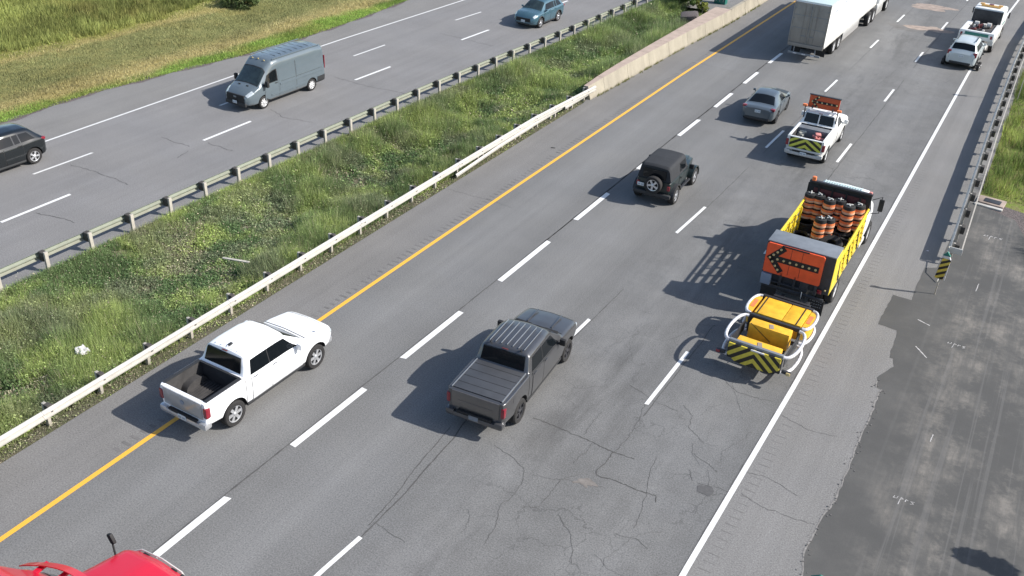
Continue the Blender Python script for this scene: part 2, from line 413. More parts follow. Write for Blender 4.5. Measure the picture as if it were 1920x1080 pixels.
RGR = [(17.86, 37.9), (17.76, 44), (17.60, 54), (17.50, 68), (17.55, 76), (18.2, 92), (20.2, 130)]                                               # right guard rail face
WSH = [(-24.6, -20), (-24.0, 25.5), (-24.15, 31), (-23.4, 36.5), (-22.7, 41), (-22.3, 46), (-22.4, 52), (-22.8, 58), (-22.0, 85), (-20, 130), (-13, 300)]  # grass edge beyond the westbound shoulder
ESH = [(-2.35, -20), (-2.40, 15), (-2.42, 30), (-2.40, 47)]
BFR = [(-2.32, 46.6), (-2.15, 50), (-1.78, 59.8), (-1.33, 68), (-1.20, 77), (-0.3, 110), (2.0, 150)]                       # concrete barrier front at the base

def asphalt(name, base, kind):
    t = NT(name); x, y, z = t.xyz()
    spk = t.rng(t.noise(24, 4, 0.8), 0.34, 0.66, 0.62, 1.38)
    spk2 = t.rng(t.noise(120, 2, 0.6), 0.3, 0.7, 0.80, 1.20)
    med = t.rng(t.noise(0.35, 4, 0.6), 0.3, 0.7, 0.93, 1.07)
    stv = t.mapped((2.2, 0.05, 1.0)); streak = t.rng(t.noise(1.0, 5, 0.65, stv), 0.3, 0.7, 0.93, 1.07)
    f = t.math('MULTIPLY', t.math('MULTIPLY', spk, med), t.math('MULTIPLY', streak, spk2))
    col = t.scale_col(base, f)
    tint = t.noise(0.22, 3, 0.6)
    col = t.mix(t.rng(tint, 0.42, 0.62, 0, 0.35), col, t.scale_col((base[0]*0.99, base[1]*1.01, base[2]*1.05), f))
    if kind == 'east':
        # oil and rubber film along the wheel paths of the slow lane, cleaner near the left shoulder
        path = t.math('PINGPONG', t.math('ADD', x, 0.15), 1.85)
        film = t.rng(path, 0.2, 1.85, 0.90, 1.06); col = t.scale_col(col, film)
        old = t.rng(x, 6.9, 8.0, 0.0, 1.0)
        col = t.mix(t.math('MULTIPLY', old, 0.55), col, t.scale_col(col, t.rng(t.noise(1.1, 6, 0.72), 0.35, 0.65, 0.78, 1.04)))
        oil = t.math('MULTIPLY', t.rng(t.noise(1.0, 5, 0.65, t.mapped((0.9, 0.16, 1))), 0.50, 0.68, 0, 0.42), t.rng(t.math('ABSOLUTE', t.math('SUBTRACT', x, 9.9)), 0.2, 1.9, 1.0, 0.0))
        col = t.mix(oil, col, (0.035, 0.034, 0.034))
        # hairline crack network
        v = t.n('ShaderNodeTexVoronoi', feature='DISTANCE_TO_EDGE'); v.inputs['Scale'].default_value = 0.75
        mp = t.n('ShaderNodeVectorMath', operation='ADD'); nz = t.n('ShaderNodeTexNoise'); nz.inputs['Scale'].default_value = 1.6; nz.inputs['Detail'].default_value = 5
        t.l(t.tc(), nz.inputs['Vector']); sc = t.n('ShaderNodeVectorMath', operation='SCALE'); sc.inputs['Scale'].default_value = 0.9
        t.l(nz.outputs['Color'], sc.inputs[0]); t.l(t.tc(), mp.inputs[0]); t.l(sc.outputs[0], mp.inputs[1]); t.l(mp.outputs[0], v.inputs['Vector'])
        line = t.rng(v.outputs['Distance'], 0.004, 0.016, 1.0, 0.0)
        mask = t.math('MULTIPLY', t.rng(t.noise(0.28, 3, 0.6), 0.46, 0.60, 0, 1), t.rng(x, 7.2, 9.5, 0.0, 0.32))
        col = t.mix(t.math('MULTIPLY', line, mask), col, (0.03, 0.03, 0.03))
    t.color(col); t.b.inputs['Roughness'].default_value = 0.88; t.b.inputs['Specular IOR Level'].default_value = 0.3
    t.bump(t.noise(55, 3, 0.7), 0.35, 0.01)
    return t.m
M['asphalt_east'] = asphalt('asphalt_east', (0.163, 0.162, 0.159), 'east')
M['asphalt_west'] = asphalt('asphalt_west', (0.186, 0.182, 0.180), 'west')
M['asphalt_shoulder'] = asphalt('asphalt_shoulder', (0.182, 0.177, 0.170), 'plain')
M['asphalt_left_shoulder'] = asphalt('asphalt_left_shoulder', (0.168, 0.163, 0.157), 'plain')
def apron_mat():
    t = NT('asphalt_apron'); base = (0.070, 0.069, 0.066)
    f = t.math('MULTIPLY', t.rng(t.noise(45, 3, 0.7), 0.3, 0.7, 0.86, 1.14), t.rng(t.noise(0.5, 4, 0.6), 0.3, 0.7, 0.88, 1.14))
    col = t.scale_col(base, f)
    dust = t.math('MULTIPLY', t.rng(t.noise(0.5, 7, 0.75), 0.46, 0.68, 0, 1), t.rng(t.noise(1.0, 5, 0.7, t.mapped((3.0, 0.35, 1))), 0.40, 0.62, 0.15, 0.75))
    x = t.xyz()[0]; dust = t.math('MULTIPLY', dust, t.rng(x, 17.9, 19.2, 0.2, 1.25))
    col = t.mix(dust, col, (0.22, 0.20, 0.175))
    tr = t.math('MULTIPLY', t.rng(t.noise(1.0, 4, 0.6, t.mapped((5.0, 0.06, 1))), 0.56, 0.62, 0, 0.3), t.rng(x, 17.8, 18.6, 0.0, 1.0))
    col = t.mix(tr, col, (0.15, 0.145, 0.14))
    t.color(col); t.b.inputs['Roughness'].default_value = 0.85; t.bump(t.noise(60, 3), 0.25, 0.008); return t.m
M['apron'] = apron_mat()
def line_mat(name, c, wear):
    t = NT(name); f = t.rng(t.noise(30, 4, 0.7), 0.3, 0.7, 0.9, 1.06)
    w = t.rng(t.noise(11, 7, 0.85), 0.56, 0.68, 0, wear)
    t.color(t.mix(w, t.scale_col(c, f), (0.19, 0.185, 0.18))); t.b.inputs['Roughness'].default_value = 0.6; return t.m
M['line_white'] = line_mat('line_white', (0.70, 0.70, 0.69), 0.95)
M['line_thin'] = line_mat('line_thin', (0.62, 0.62, 0.61), 0.9)
M['line_yellow'] = line_mat('line_yellow', (0.76, 0.40, 0.045), 0.5)
M['crack'] = pbr('crack', (0.072, 0.070, 0.068), 0.95, 0, 0, 0.25, 9)
M['seam'] = pbr('seam', (0.075, 0.073, 0.072), 0.95, 0, 0, 0.3, 3)
M['groove'] = pbr('groove', (0.132, 0.127, 0.124), 0.95, 0, 0, 0.25, 2)
M['groove_light'] = pbr('groove_light', (0.166, 0.161, 0.155), 0.95, 0, 0, 0.25, 2)
M['paint_mark'] = pbr('paint_mark', (0.42, 0.41, 0.40), 0.8, 0, 0, 0.3, 9)
M['sand'] = pbr('sand', (0.28, 0.225, 0.19), 0.95, 0, 0, 0.3, 2.5)
M['stain'] = pbr('stain', (0.13, 0.125, 0.12), 0.9, 0, 0, 0.3, 0.9)
M['brown'] = pbr('brown', (0.165, 0.15, 0.137), 0.95, 0, 0, 0.3, 4)
M['patch_dark'] = pbr('patch_dark', (0.085, 0.084, 0.085), 0.9, 0, 0, 0.12, 12)

def gravel_mat():
    t = NT('gravel'); v = t.n('ShaderNodeTexVoronoi'); v.inputs['Scale'].default_value = 16; t.l(t.tc(), v.inputs['Vector'])
    g = t.rng(v.outputs['Distance'], 0, 0.6, 1.25, 0.6); c = t.mix(t.noise(6, 4, 0.7), (0.20, 0.16, 0.15), (0.10, 0.09, 0.09))
    t.color(t.scale_col(c, g)); t.b.inputs['Roughness'].default_value = 0.95; t.bump(v.outputs['Distance'], 0.8, 0.03); return t.m
M['gravel'] = gravel_mat()
def soil_mat():
    t = NT('soil'); x, y, z = t.xyz()
    n1 = t.noise(2.5, 6, 0.75); n2 = t.noise(0.45, 4, 0.6); fine = t.rng(t.noise(18, 5, 0.8), 0.3, 0.7, 0.55, 1.4)
    med = t.mix(t.rng(n1, 0.35, 0.65, 0, 1), (0.085, 0.10, 0.045), (0.15, 0.13, 0.095))
    # west bank: mown green strip, dry golden band, olive meadow, tall green field
    xw = t.math('ADD', t.math('ADD', x, t.math('MULTIPLY', t.math('SUBTRACT', n2, 0.5), 2.6)), t.math('MULTIPLY', y, -0.035))
    green, gold, olive, field = (0.13, 0.19, 0.035), (0.34, 0.28, 0.11), (0.20, 0.20, 0.075), (0.19, 0.20, 0.05)
    c = t.mix(t.rng(xw, -26.7, -25.9, 0, 1), gold, green)
    c = t.mix(t.rng(xw, -28.6, -27.2, 0, 1), olive, c)
    g2 = t.math('MULTIPLY', t.rng(xw, -35.2, -34.4, 0, 1), t.rng(xw, -33.6, -34.2, 0, 1))
    c = t.mix(t.rng(xw, -34.9, -34.0, 0, 1), field, c); c = t.mix(t.math('MULTIPLY', g2, 0.75), c, gold)
    c = t.mix(t.rng(t.noise(1.2, 6, 0.75), 0.5, 0.72, 0, 0.7), c, gold)
    west = t.rng(x, -21.5, -20, 0, 1)
    c = t.mix(west, c, med)
    c = t.mix(t.rng(x, 17.5, 18, 0, 1), c, t.mix(t.rng(n1, 0.4, 0.65, 0, 1), (0.17, 0.23, 0.045), (0.20, 0.17, 0.09)))
    t.color(t.scale_col(c, fine)); t.b.inputs['Roughness'].default_value = 0.95; t.b.inputs['Specular IOR Level'].default_value = 0.15
    t.bump(t.noise(9, 5, 0.8), 0.9, 0.08); return t.m
M['soil'] = soil_mat()
# ground terrain: one sheet, dipped in the median and falling to a ditch on the west bank
def terrain_z(x, y):
    we = poly_x(WGR, y); ee = poly_x(ESH, min(y, 47)) if y < 47 else poly_x(BFR, y)
    sh = poly_x(WSH, y); z = -0.06
    if we+0.3 < x < ee:
        t = (x-we-0.3)/(ee-we-0.3); z = -0.03 - 0.42*math.sin(PI*t)**1.3 + 0.05*math.sin(x*2.1+y*0.9)*math.sin(PI*t)
    elif x < sh:
        d = sh-x
        z = -0.02 - 0.035*min(d, 10)*1.0 + max(0, d-10)*0.05 + 0.06*math.sin(x*0.8+y*0.31)*min(1, d/2)
    elif x > 17.6:
        d = x-20.8; z = -0.03
        if d > 0: z = -0.03 - 0.10*min(d, 3) + 0.05*math.sin(x*1.3+y*0.7)*min(1, d) - max(0, d-3)*0.03
    return z
gx = np.concatenate([np.linspace(-600, -60, 12), np.linspace(-55, -24.2, 44), np.linspace(-24, -11, 14), np.linspace(-10.8, -0.8, 52), np.linspace(0, 17, 8), np.linspace(17.4, 30, 44), np.linspace(33, 600, 12)])
gy = np.concatenate([np.linspace(-300, -10, 8), np.linspace(-5, 100, 160), np.linspace(105, 200, 20), np.linspace(230, 1500, 10)])
gv = [(x, y, terrain_z(x, y)) for y in gy for x in gx]; nx_ = len(gx)
gf = [(j*nx_+i, j*nx_+i+1, (j+1)*nx_+i+1, (j+1)*nx_+i) for j in range(len(gy)-1) for i in range(nx_-1)]
MB().add(gv, gf).build('ground', M['soil'], kind='structure', smooth=80)

def strip(lf, rf, y0, y1, z, step=2.0):
    """ground strip between two x(y) curves"""
    ys = np.arange(y0, y1+step*0.5, step); mb = MB(); vs = []
    for y in ys: vs += [(lf(y), y, z), (rf(y), y, z)]
    return mb.add(vs, [(2*i, 2*i+1, 2*i+3, 2*i+2) for i in range(len(ys)-1)])
fx = lambda pts, o=0.0: (lambda y: poly_x(pts, y)+o)
def esh(y): return poly_x(ESH, y) if y < 47 else poly_x(BFR, y)-0.3
road = strip(lambda y: poly_x(YEL, y)-0.05, fx(RED), -40, 300, 0.0).build('eastbound_road', M['asphalt_east'], kind='structure')
shl = strip(esh, lambda y: poly_x(YEL, y)-0.05, -40, 300, 0.0, 1.0).build('left_shoulder', M['asphalt_left_shoulder'], kind='structure')
shr = strip(fx(RED), lambda y: 18.2 if y < 92 else poly_x(RGR, y)+0.6, -40, 300, 0.0).build('right_shoulder', M['asphalt_shoulder'], kind='structure')
wrd = strip(fx(WED), lambda y: poly_x(WGR, y)+0.15, -40, 300, 0.0).build('westbound_road', M['asphalt_west'], kind='structure')
wsh = strip(lambda y: poly_x(WSH, y)+0.12*math.sin(y*1.7)+0.06*math.sin(y*4.3), fx(WED), -40, 300, 0.0, 0.5).build('westbound_shoulder', M['asphalt_shoulder'], kind='structure')
strip(lambda y: poly_x(WSH, y)-0.35+0.1*math.sin(y*2.3), lambda y: poly_x(WSH, y)+0.35+0.08*math.sin(y*3.1), -40, 300, -0.012, 0.5).build('gravel_edge', M['gravel'], kind='structure')
# dark apron at the right
ap = [(17.19, 36.22), (17.19, 34.04), (16.55, 34.03), (16.46, 31.56), (17.16, 31.48), (17.25, 29.57), (17.39, 29.55), (17.51, 29.11), (17.14, 28.11), (17.25, 27.52), (17.4, 27.51), (17.38, 23.88), (17.38, 21.51), (17.22, 20.45), (17.17, 19.17), (17.31, 18.27), (17.3, 14), (17.3, -30)]
def jag(pts, amp=0.02, step=0.25):
    out = []
    for a, b in zip(pts[:-1], pts[1:]):
        L = math.dist(a, b); n = max(1, int(L/step))
        for i in range(n):
            f = i/n; out.append((a[0]+(b[0]-a[0])*f+random.uniform(-amp, amp), a[1]+(b[1]-a[1])*f+random.uniform(-amp, amp)))
    return out+[pts[-1]]
apo = jag(ap, 0.025, 0.2)
right_side = [(45, -30), (45, 20), (30, 27), (24.5, 30.5), (22.2, 34.0), (20.75, 39.3), (20.35, 42.6), (19.9, 44.0), (18.2, 44.9)]
apo2 = apo[::-1] + [(17.62, 38.0), (17.95, 44.9)][0:0]
apron_outline = [(17.30, -30)] + [p for p in apo[::-1] if p[1] > -29] + [(17.2, 37.0), (17.62, 37.3), (17.72, 41), (17.80, 44.9)] + right_side[::-1] 
from mathutils.geometry import tessellate_polygon
tri = tessellate_polygon([[Vector((x, y, 0)) for x, y in apron_outline]])
mb = MB(); mb.add([(x, y, 0.004) for x, y in apron_outline], [t for t in tri])
me = mb.mesh('paved_apron', M['apron'], 0); bm = bmesh.new(); bm.from_mesh(me)
for f in bm.faces:
    if f.normal.z < 0: f.normal_flip()
bm.to_mesh(me); bm.free(); apron = link('paved_apron', me, kind='structure')
# pale worn lip of old asphalt along the apron's edge
mb = MB(); pts = [p for p in apo if 14 < p[1] < 28]
vs = [];
for x, y in pts: vs += [(x-0.015-random.uniform(0, .03), y, 0.006), (x+0.01+random.uniform(0, .01), y, 0.006)]
mb.add(vs, [(2*i+1, 2*i, 2*i+2, 2*i+3) for i in range(len(pts)-1)]); mb.build('worn_lip', pbr('worn_lip', (0.20, 0.19, 0.18), 0.9, 0, 0, 0.3, 9), kind='structure')
mb = MB()
for x, y in pts:
    for _ in range(2):
        s_ = random.uniform(.012, .04); mb.box((x+random.gauss(0, .09), y+random.uniform(-.1, .1), 0.012), (s_, s_*random.uniform(.6, 1.3), s_*.6), Rm('Z', random.uniform(0, 90)))
mb.build('asphalt_crumbs', M['stain'], kind='stuff', smooth=0)
# gravel bank at the right of the apron
gb = [(18.2, 44.4), (19.6, 43.8), (20.0, 42.4), (20.35, 39.0), (21.8, 33.6), (24.1, 30.0), (29.6, 26.4), (32, 29), (26, 33.5), (23.2, 37), (21.7, 41), (21.1, 43.4), (20.6, 45.0), (18.3, 45.6)]
mb = MB(); tri = tessellate_polygon([[Vector((x, y, 0)) for x, y in gb]]); mb.add([(x, y, -0.01) for x, y in gb], tri)
me = mb.mesh('gravel_bank', M['gravel'], 0); bm = bmesh.new(); bm.from_mesh(me)
for f in bm.faces:
    if f.normal.z < 0: f.normal_flip()
bm.to_mesh(me); bm.free(); link('gravel_bank', me, kind='structure')

# painted lines
def edge_line(name, pts, y0, y1, w, mat, parent, label):
    strip(fx(pts, -w/2), fx(pts, w/2), y0, y1, 0.008, 1.0).build(name, mat, parent, label)
edge_line('edge_line', YEL, -30, 260, 0.155, M['line_yellow'], road, 'yellow edge line left of the fast lane')
edge_line('edge_line', RED, -30, 260, 0.15, M['line_white'], road, 'white edge line right of the slow lane')
edge_line('edge_line', WED, -30, 260, 0.13, M['line_thin'], wrd, 'white edge line of the far carriageway')
def dash(pts, y, L, w, mat, parent):
    mb = MB(); n = 5; vs = []
    for i in range(n+1):
        yy = y+L*i/n; x = poly_x(pts, yy)
        e = random.uniform(-.03, .03) if i in (0, n) else 0
        vs += [(x-w/2, yy+e, 0.009), (x+w/2, yy-e, 0.009)]
    mb.add(vs, [(2*i, 2*i+1, 2*i+3, 2*i+2) for i in range(n)]).build('lane_dash', mat, parent)
for y0, L in ((-1.5, 2.6), (4.4, 2.7), (10.32, 2.43), (15.23, 3.25), (20.45, 3.44), (26.51, 3.85), (32.73, 3.24), (39.3, 2.6), (44.57, 2.9), (49.94, 2.9), (55.1, 2.66), (60.15, 2.71)): dash(LN1, y0, L, 0.215, M['line_white'], road)
for i in range(14): dash(LN1, 65.6+5.5*i, 2.8, 0.2, M['line_white'], road)
for y0, L in ((0.5, 3.0), (11.3, 2.19), (22.9, 3.1), (34.07, 3.12), (45.71, 2.97), (56.65, 2.78), (68.15, 2.48), (76.82, 2.66), (88, 2.8), (99, 2.8), (110, 2.8), (121, 2.8)): dash(LN2, y0, L, 0.13, M['line_white'], road)
for y0, L in ((-0.6, 3.0), (11.2, 3.1), (22.58, 3.45), (34.4, 3.2), (45.99, 2.97), (57.08, 2.68), (66.73, 2.76), (76.83, 2.53), (88, 2.8), (99, 2.8), (110, 2.8), (121, 2.8)): dash(LN3, y0, L, 0.13, M['line_white'], road)
WDA = [(-17.9, 0), (-17.80, 22.9), (-17.74, 25.9), (-17.58, 45), (-17.21, 55.9), (-16.9, 60), (-16.2, 75), (-14, 130)]
WDB = [(-15.0, 0), (-14.87, 19.3), (-14.83, 33), (-14.70, 41.5), (-14.29, 52), (-14.12, 55.3), (-13.7, 64), (-12.9, 80), (-10.8, 130)]
for y0 in (1.2, 12.0, 22.91, 33.9, 44.98, 55.85, 66.5, 77.5, 88, 99): dash(WDA, y0, 3.05, 0.125, M['line_thin'], wrd)
for y0 in (-2.5, 8.4, 19.29, 29.97, 41.46, 52.05, 62.8, 73.5, 84, 95): dash(WDB, y0, 3.2, 0.16, M['line_white'], wrd)

# cracks, seams, rumble strips
def ribbon(mb, pts, w, z, amp=0.05, step=0.12, taper=False):
    P = []
    for a, b in zip(pts[:-1], pts[1:]):
        n = max(1, int(math.dist(a, b)/step))
        for i in range(n): P.append((a[0]+(b[0]-a[0])*i/n, a[1]+(b[1]-a[1])*i/n))
    P.append(pts[-1]); n = len(P); ox = oy = 0; Q = []
    for p in P:
        ox = ox*0.75+random.uniform(-amp, amp); oy = oy*0.75+random.uniform(-amp, amp); Q.append((p[0]+ox, p[1]+oy))
    vs = []
    for i in range(n):
        a, b = Q[max(0, i-1)], Q[min(n-1, i+1)]; d = math.hypot(b[0]-a[0], b[1]-a[1]) or 1
        nx, ny = -(b[1]-a[1])/d, (b[0]-a[0])/d; ww = w*random.uniform(0.45, 1.25)/2
        if taper: ww *= max(0.25, math.sin(PI*min(1, (i+1)/(n+1)*1.0)))
        vs += [(Q[i][0]-nx*ww, Q[i][1]-ny*ww, z), (Q[i][0]+nx*ww, Q[i][1]+ny*ww, z)]
    mb.add(vs, [(2*i, 2*i+1, 2*i+3, 2*i+2) for i in range(n-1)][:] ); return mb
def up(mb):
    # make every ribbon face look up
    nf = []
    for f in mb.f:
        a, b, c = (Vector(mb.v[i]) for i in f[:3])
        nf.append(f if (b-a).cross(c-a).z > 0 else f[::-1])
    mb.f = nf; return mb
CR = [
 [(8.73, 20.1), (9.65, 20.05), (10.72, 20.02), (11.39, 19.96), (12.05, 20.05)], [(11.39, 19.96), (11.41, 18.85), (12.14, 18.93), (13.15, 18.96), (13.3, 18.69)],
 [(10.72, 20.02), (10.68, 18.9)], [(8.38, 18.36), (9.12, 18.15), (9.53, 18.02), (9.78, 17.53), (9.92, 16.76), (9.78, 16.43), (10.11, 15.6), (10.11, 14.95)],
 [(10.66, 18.11), (10.67, 16.88), (10.31, 16.65)], [(13.89, 20.06), (14.38, 20.2), (14.77, 20.18)], [(15.1, 20.34), (15.91, 20.13), (17.17, 20.24)],
 [(13.39, 21.2), (13.94, 21.01), (14.25, 20.81)], [(13.5, 20.46), (13.75, 20.1)], [(14.95, 21.27), (15.53, 21.38), (16.51, 21.12)],
 [(-2.25, 32.15), (0.0, 32.29)], [(0.15, 32.29), (1.03, 32.16)], [(10.54, 58.95), (10.94, 62.05), (11.06, 64.03)], [(12.52, 20.5), (13.03, 18.16), (13.09, 17.51)],
 [(12.75, 17.07), (13.3, 17.2), (13.73, 17.04)], [(7.36, 14.06), (7.92, 13.98), (8.46, 13.93)], [(10.46, 23.26), (11.43, 22.91), (12.26, 22.82)],
 [(12.3, 23.16), (12.77, 22.84), (12.82, 22.27), (13.48, 21.82)], [(11.2, 16.9), (11.9, 16.4), (12.3, 15.6)], [(10.3, 21.5), (10.35, 20.2)], [(12.9, 25.2), (13.5, 24.8), (14.6, 24.9)],
 [(15.0, 24.4), (15.9, 24.1), (16.8, 24.3)], [(11.4, 19.9), (11.5, 21.2), (11.3, 22.7)], [(0.2, 57.2), (2.6, 57.0)], [(12.2, 29.3), (13.5, 29.1)], [(12.4, 43.8), (13.2, 43.5), (14.3, 43.7)]]
WCR = [[(-16.78, 29.08), (-16.14, 29.04), (-14.8, 29.04)], [(-14.44, 29.88), (-12.81, 29.85)], [(-17.33, 24.47), (-16.11, 24.62), (-14.79, 24.66), (-13.64, 24.52)],
 [(-14.19, 27.74), (-14.45, 28.65)], [(-14.48, 20.56), (-13.32, 20.9), (-12.54, 20.93)], [(-16.0, 41.2), (-14.0, 41.0), (-11, 41.3)], [(-15.2, 35.0), (-13.9, 34.6), (-12.2, 34.9)], [(-16.2, 52.5), (-12, 52.2)]]
mb = MB()
for i, c in enumerate(CR): ribbon(mb, c, 0.036 if i < 2 else 0.015, 0.0045, 0.028, 0.07)
for k in range(14):     # finer random cracks in the two right lanes
    x, y = random.uniform(8.0, 14.6), random.uniform(12, 34); a = random.choice((0, PI/2))+random.uniform(-.5, .5); pts = [(x, y)]
    for j in range(random.randint(2, 5)):
        a += random.uniform(-.6, .6); x += 0.5*math.cos(a); y += 0.5*math.sin(a); pts.append((x, y))
    pts = [(min(max(px, 7.6), 14.65), py) for px, py in pts]
    ribbon(mb, pts, 0.008, 0.0045, 0.03, 0.07)
up(mb).build('road_cracks', M['crack'], road, kind='stuff', smooth=0)
mb = MB()
for c in WCR: ribbon(mb, c, 0.035, 0.0045, 0.05, 0.12)
up(mb).build('road_cracks', M['crack'], wrd, kind='stuff', smooth=0)
mb = MB()
def seam(pts, o, y0, y1, w, amp=0.006, brk=0.0):
    y = y0
    while y < y1:
        L = random.uniform(1.5, 4)
        if random.random() > brk: ribbon(mb, [(poly_x(pts, y)+o, y), (poly_x(pts, min(y+L, y1))+o, min(y+L, y1))], w, 0.0042, amp, 0.2)
        y += L
seam(LN1, -0.135, 8, 75, 0.05); seam(LN1, -0.13, 30, 75, 0.05, 0.004)
seam(LN2, 0.10, 22, 110, 0.028, 0.01, 0.15); seam(LN3, 0.16, 22, 110, 0.035, 0.016, 0.2)
ribbon(mb, [(7.09, 19.11), (7.23, 18.03), (7.33, 16.52), (7.42, 15.39), (7.42, 13.99), (7.36, 12.77), (7.2, 8)], 0.04, 0.0044, 0.012)
ribbon(mb, [(6.9, 18.39), (7.01, 16.73), (7.24, 15.15), (7.3, 13.92)], 0.028, 0.0044, 0.012)
ribbon(mb, [(7.09, 19.11), (7.5, 22.0), (7.7, 26)], 0.03, 0.0044, 0.01)
seam(RED, -0.10, 5, 70, 0.03, 0.012, 0.1)
up(mb).build('paving_seams', M['seam'], road, kind='stuff', smooth=0)
mb = MB(); y = 12.5
while y < 62:
    if random.random() < 0.93 and not (y < 12 and random.random() < .5):
        x1 = poly_x(YEL, y)-0.16; mb.box((x1-0.16, y, 0.0015), (random.uniform(.20, .34), 0.09, 0.006), Rm('Z', random.uniform(-3, 3)))
    y += 0.31
mb.build('rumble_grooves', M['groove'], shl, kind='stuff', smooth=0)
mb = MB(); y = 6.0
while y < 90:
    x1 = poly_x(RED, y)+0.24
    mb.box((x1+0.17, y, 0.0015), (0.32, 0.028, 0.006))
    y += 0.31
mb.build('rumble_grooves', M['groove_light'], shr, kind='stuff', smooth=0)
def blob(cx, cy, rx, ry, z, name, mat, parent, rz=0.0, rough=0.25, n=40):
    ph = [random.uniform(0, 2*PI) for _ in range(5)]; pts = []
    for i in range(n):
        t = 2*PI*i/n; r = 1+sum(rough/(k+1)*math.sin((k+2)*t+ph[k]) for k in range(5))+random.uniform(-.08, .08)
        a, b = rx*r*math.cos(t), ry*r*math.sin(t); pts.append((cx+a*math.cos(rz)-b*math.sin(rz), cy+a*math.sin(rz)+b*math.cos(rz), z))
    mb = MB(); mb.add([(cx, cy, z)]+pts, [(0, 1+i, 1+(i+1) % n) for i in range(n)]); return mb.build(name, mat, parent, smooth=0)
blob(11.1, 76.3, 1.35, 0.85, 0.006, 'sand_patch', M['sand'], road, 0.2); blob(10.2, 83.6, 1.9, 0.9, 0.006, 'sand_patch', M['sand'], road, 0.1)
blob(9.6, 75.4, 1.0, 0.9, 0.005, 'oil_stain', M['stain'], road); 
for k in range(5): blob(11.35+random.uniform(-.35, .35), 18.4+random.uniform(-.22, .22), 0.16, 0.09, 0.005+0.0002*k, 'dirt_patch', M['brown'], road, random.uniform(0, 3), 0.4, 16)
mb = MB(); mb.sheet([(13.96, 19.96), (14.04, 19.74), (14.40, 19.73), (14.44, 20.0), (14.32, 20.14), (14.0, 20.02)], 0.007); mb.build('repair_patch', M['patch_dark'], road, smooth=0)
# survey paint marks on the apron
def strokes(cx, cy, segs, s=1.0, w=0.03):
    mb = MB()
    for sg in segs: ribbon(mb, [(cx+a*s, cy+b*s) for a, b in sg], w, 0.009, 0.004, 0.04)
    up(mb).build('paint_mark', M['paint_mark'], apron, smooth=0)
SCR = [[(-.3, .10), (-.34, -.02), (-.22, .0), (-.2, .12)], [(-.12, -.05), (-.1, .12), (-.02, .06), (-.12, .03)], [(-.12, -.05), (-.14, -.28)], [(.04, -.03), (.06, .1), (.13, .06)], [(.32, .1), (.2, .08), (.3, .0), (.2, -.06)]]
strokes(19.0, 22.5, SCR, 0.85, 0.022); strokes(19.12, 31.66, SCR, 0.9, 0.022); strokes(19.25, 41.55, SCR, 1.1, 0.03)
strokes(19.2, 36.5, [[(0, -.35), (.03, .35)]], 1, 0.035); strokes(19.2, 25.8, [[(0, -.2), (.02, .22)]], 1, 0.03)
strokes(17.75, 32.6, [[(-.1, .1), (.35, -.1)]], 1, 0.05); strokes(18.0, 30.6, [[(-.1, .2), (.35, -.35)]], 1, 0.05)
for x, y in ((18.35, 17.95), (18.15, 18.2), (18.62, 18.35), (-1.0, 20.5), (17.05, 38.6)):
    blob(x, y, 0.05, 0.03, 0.012, 'litter_scrap', M['cloth_white'], apron if x > 0 else shl, 1, 0.3, 8)

# ------------------------------------------------------------------ guard rails
def wbeam(L, h=0.31, d=0.083, t=0.004):
    """W-section beam along +y, face towards +x"""
    pr = [(0, -h/2), (0.02, -h/2+0.01), (d, -h/2+0.055), (d, -h/2+0.095), (0.012, -0.02), (0.012, 0.02), (d, h/2-0.095), (d, h/2-0.055), (0.02, h/2-0.01), (0, h/2)]
    back = [(x-0.012, z) for x, z in pr[::-1]]
    return MB().prism([(x, z) for x, z in pr]+back, -0.04, L+0.04, 'y')
BOLT = MB().rbox((0, 0, 0), (0.03, 0.06, 0.035), 0.01).mesh('bolt', M['dark_steel'], 30)
def rail_run(name, label, pts, y0, y1, side, zc, mat_rail, mat_post, post_off, post_h, pitch=1.88, blk=(0.17, 0.16, 0.33), post_sz=(0.13, 0.10), beam_h=0.31, blockmat=None, jig=0.0, postys=None):
    t = thing(name, label, 'guard rail', (poly_x(pts, y0), y0, 0)); org = Vector(t.location)
    L = pitch*2; me = wbeam(L, beam_h).mesh('rail_panel', mat_rail, 30)
    y = y0; k = 0
    while y < y1-0.2:
        ye = min(y+L, y1); x0, x1 = poly_x(pts, y), poly_x(pts, ye); a = math.atan2(-(x1-x0), ye-y)
        o = link('rail_panel', me, t, loc=(x0-org.x+(0.011 if k % 2 else 0)*side, y-org.y, zc+(0.003 if k % 2 else -0.003)), rot=(0, 0, a if side > 0 else a+PI))
        if side < 0: o.location = (x1-org.x-(0.004 if k % 2 else 0), ye-org.y, zc)
        o.scale = (1, (ye-y)/L, 1)
        y = ye; k += 1
    pm = MB().rbox((0, 0, post_h/2-0.2), (post_sz[0], post_sz[1], post_h+0.4), 0.012).mesh('post', mat_post, 30)
    bm_ = MB().rbox((0, 0, 0), blk, 0.012).mesh('offset_block', blockmat or M['block_wood'], 30)
    ys = postys if postys else list(np.arange(y0+0.25, y1, pitch))
    for y in ys:
        x = poly_x(pts, y); lean = random.uniform(-jig, jig)
        p = link('post', pm, t, loc=(x-org.x-side*post_off, y-org.y, 0), rot=(lean, random.uniform(-jig, jig), 0))
        if side > 0: link('bolt', BOLT, t, loc=(x-org.x+0.03, y-org.y, zc))
        link('offset_block', bm_, t, loc=(x-org.x-side*(post_off*0.5-0.01)*1.0, y-org.y, zc+0.02))
    return t
g1 = rail_run('guard_rail', 'long pale steel guard rail along the median beside the yellow edge line', EGR, -6, 47.2, 1, 0.55, M['galv'], M['post_steel'], 0.27, 0.72, 1.80, jig=0.02)
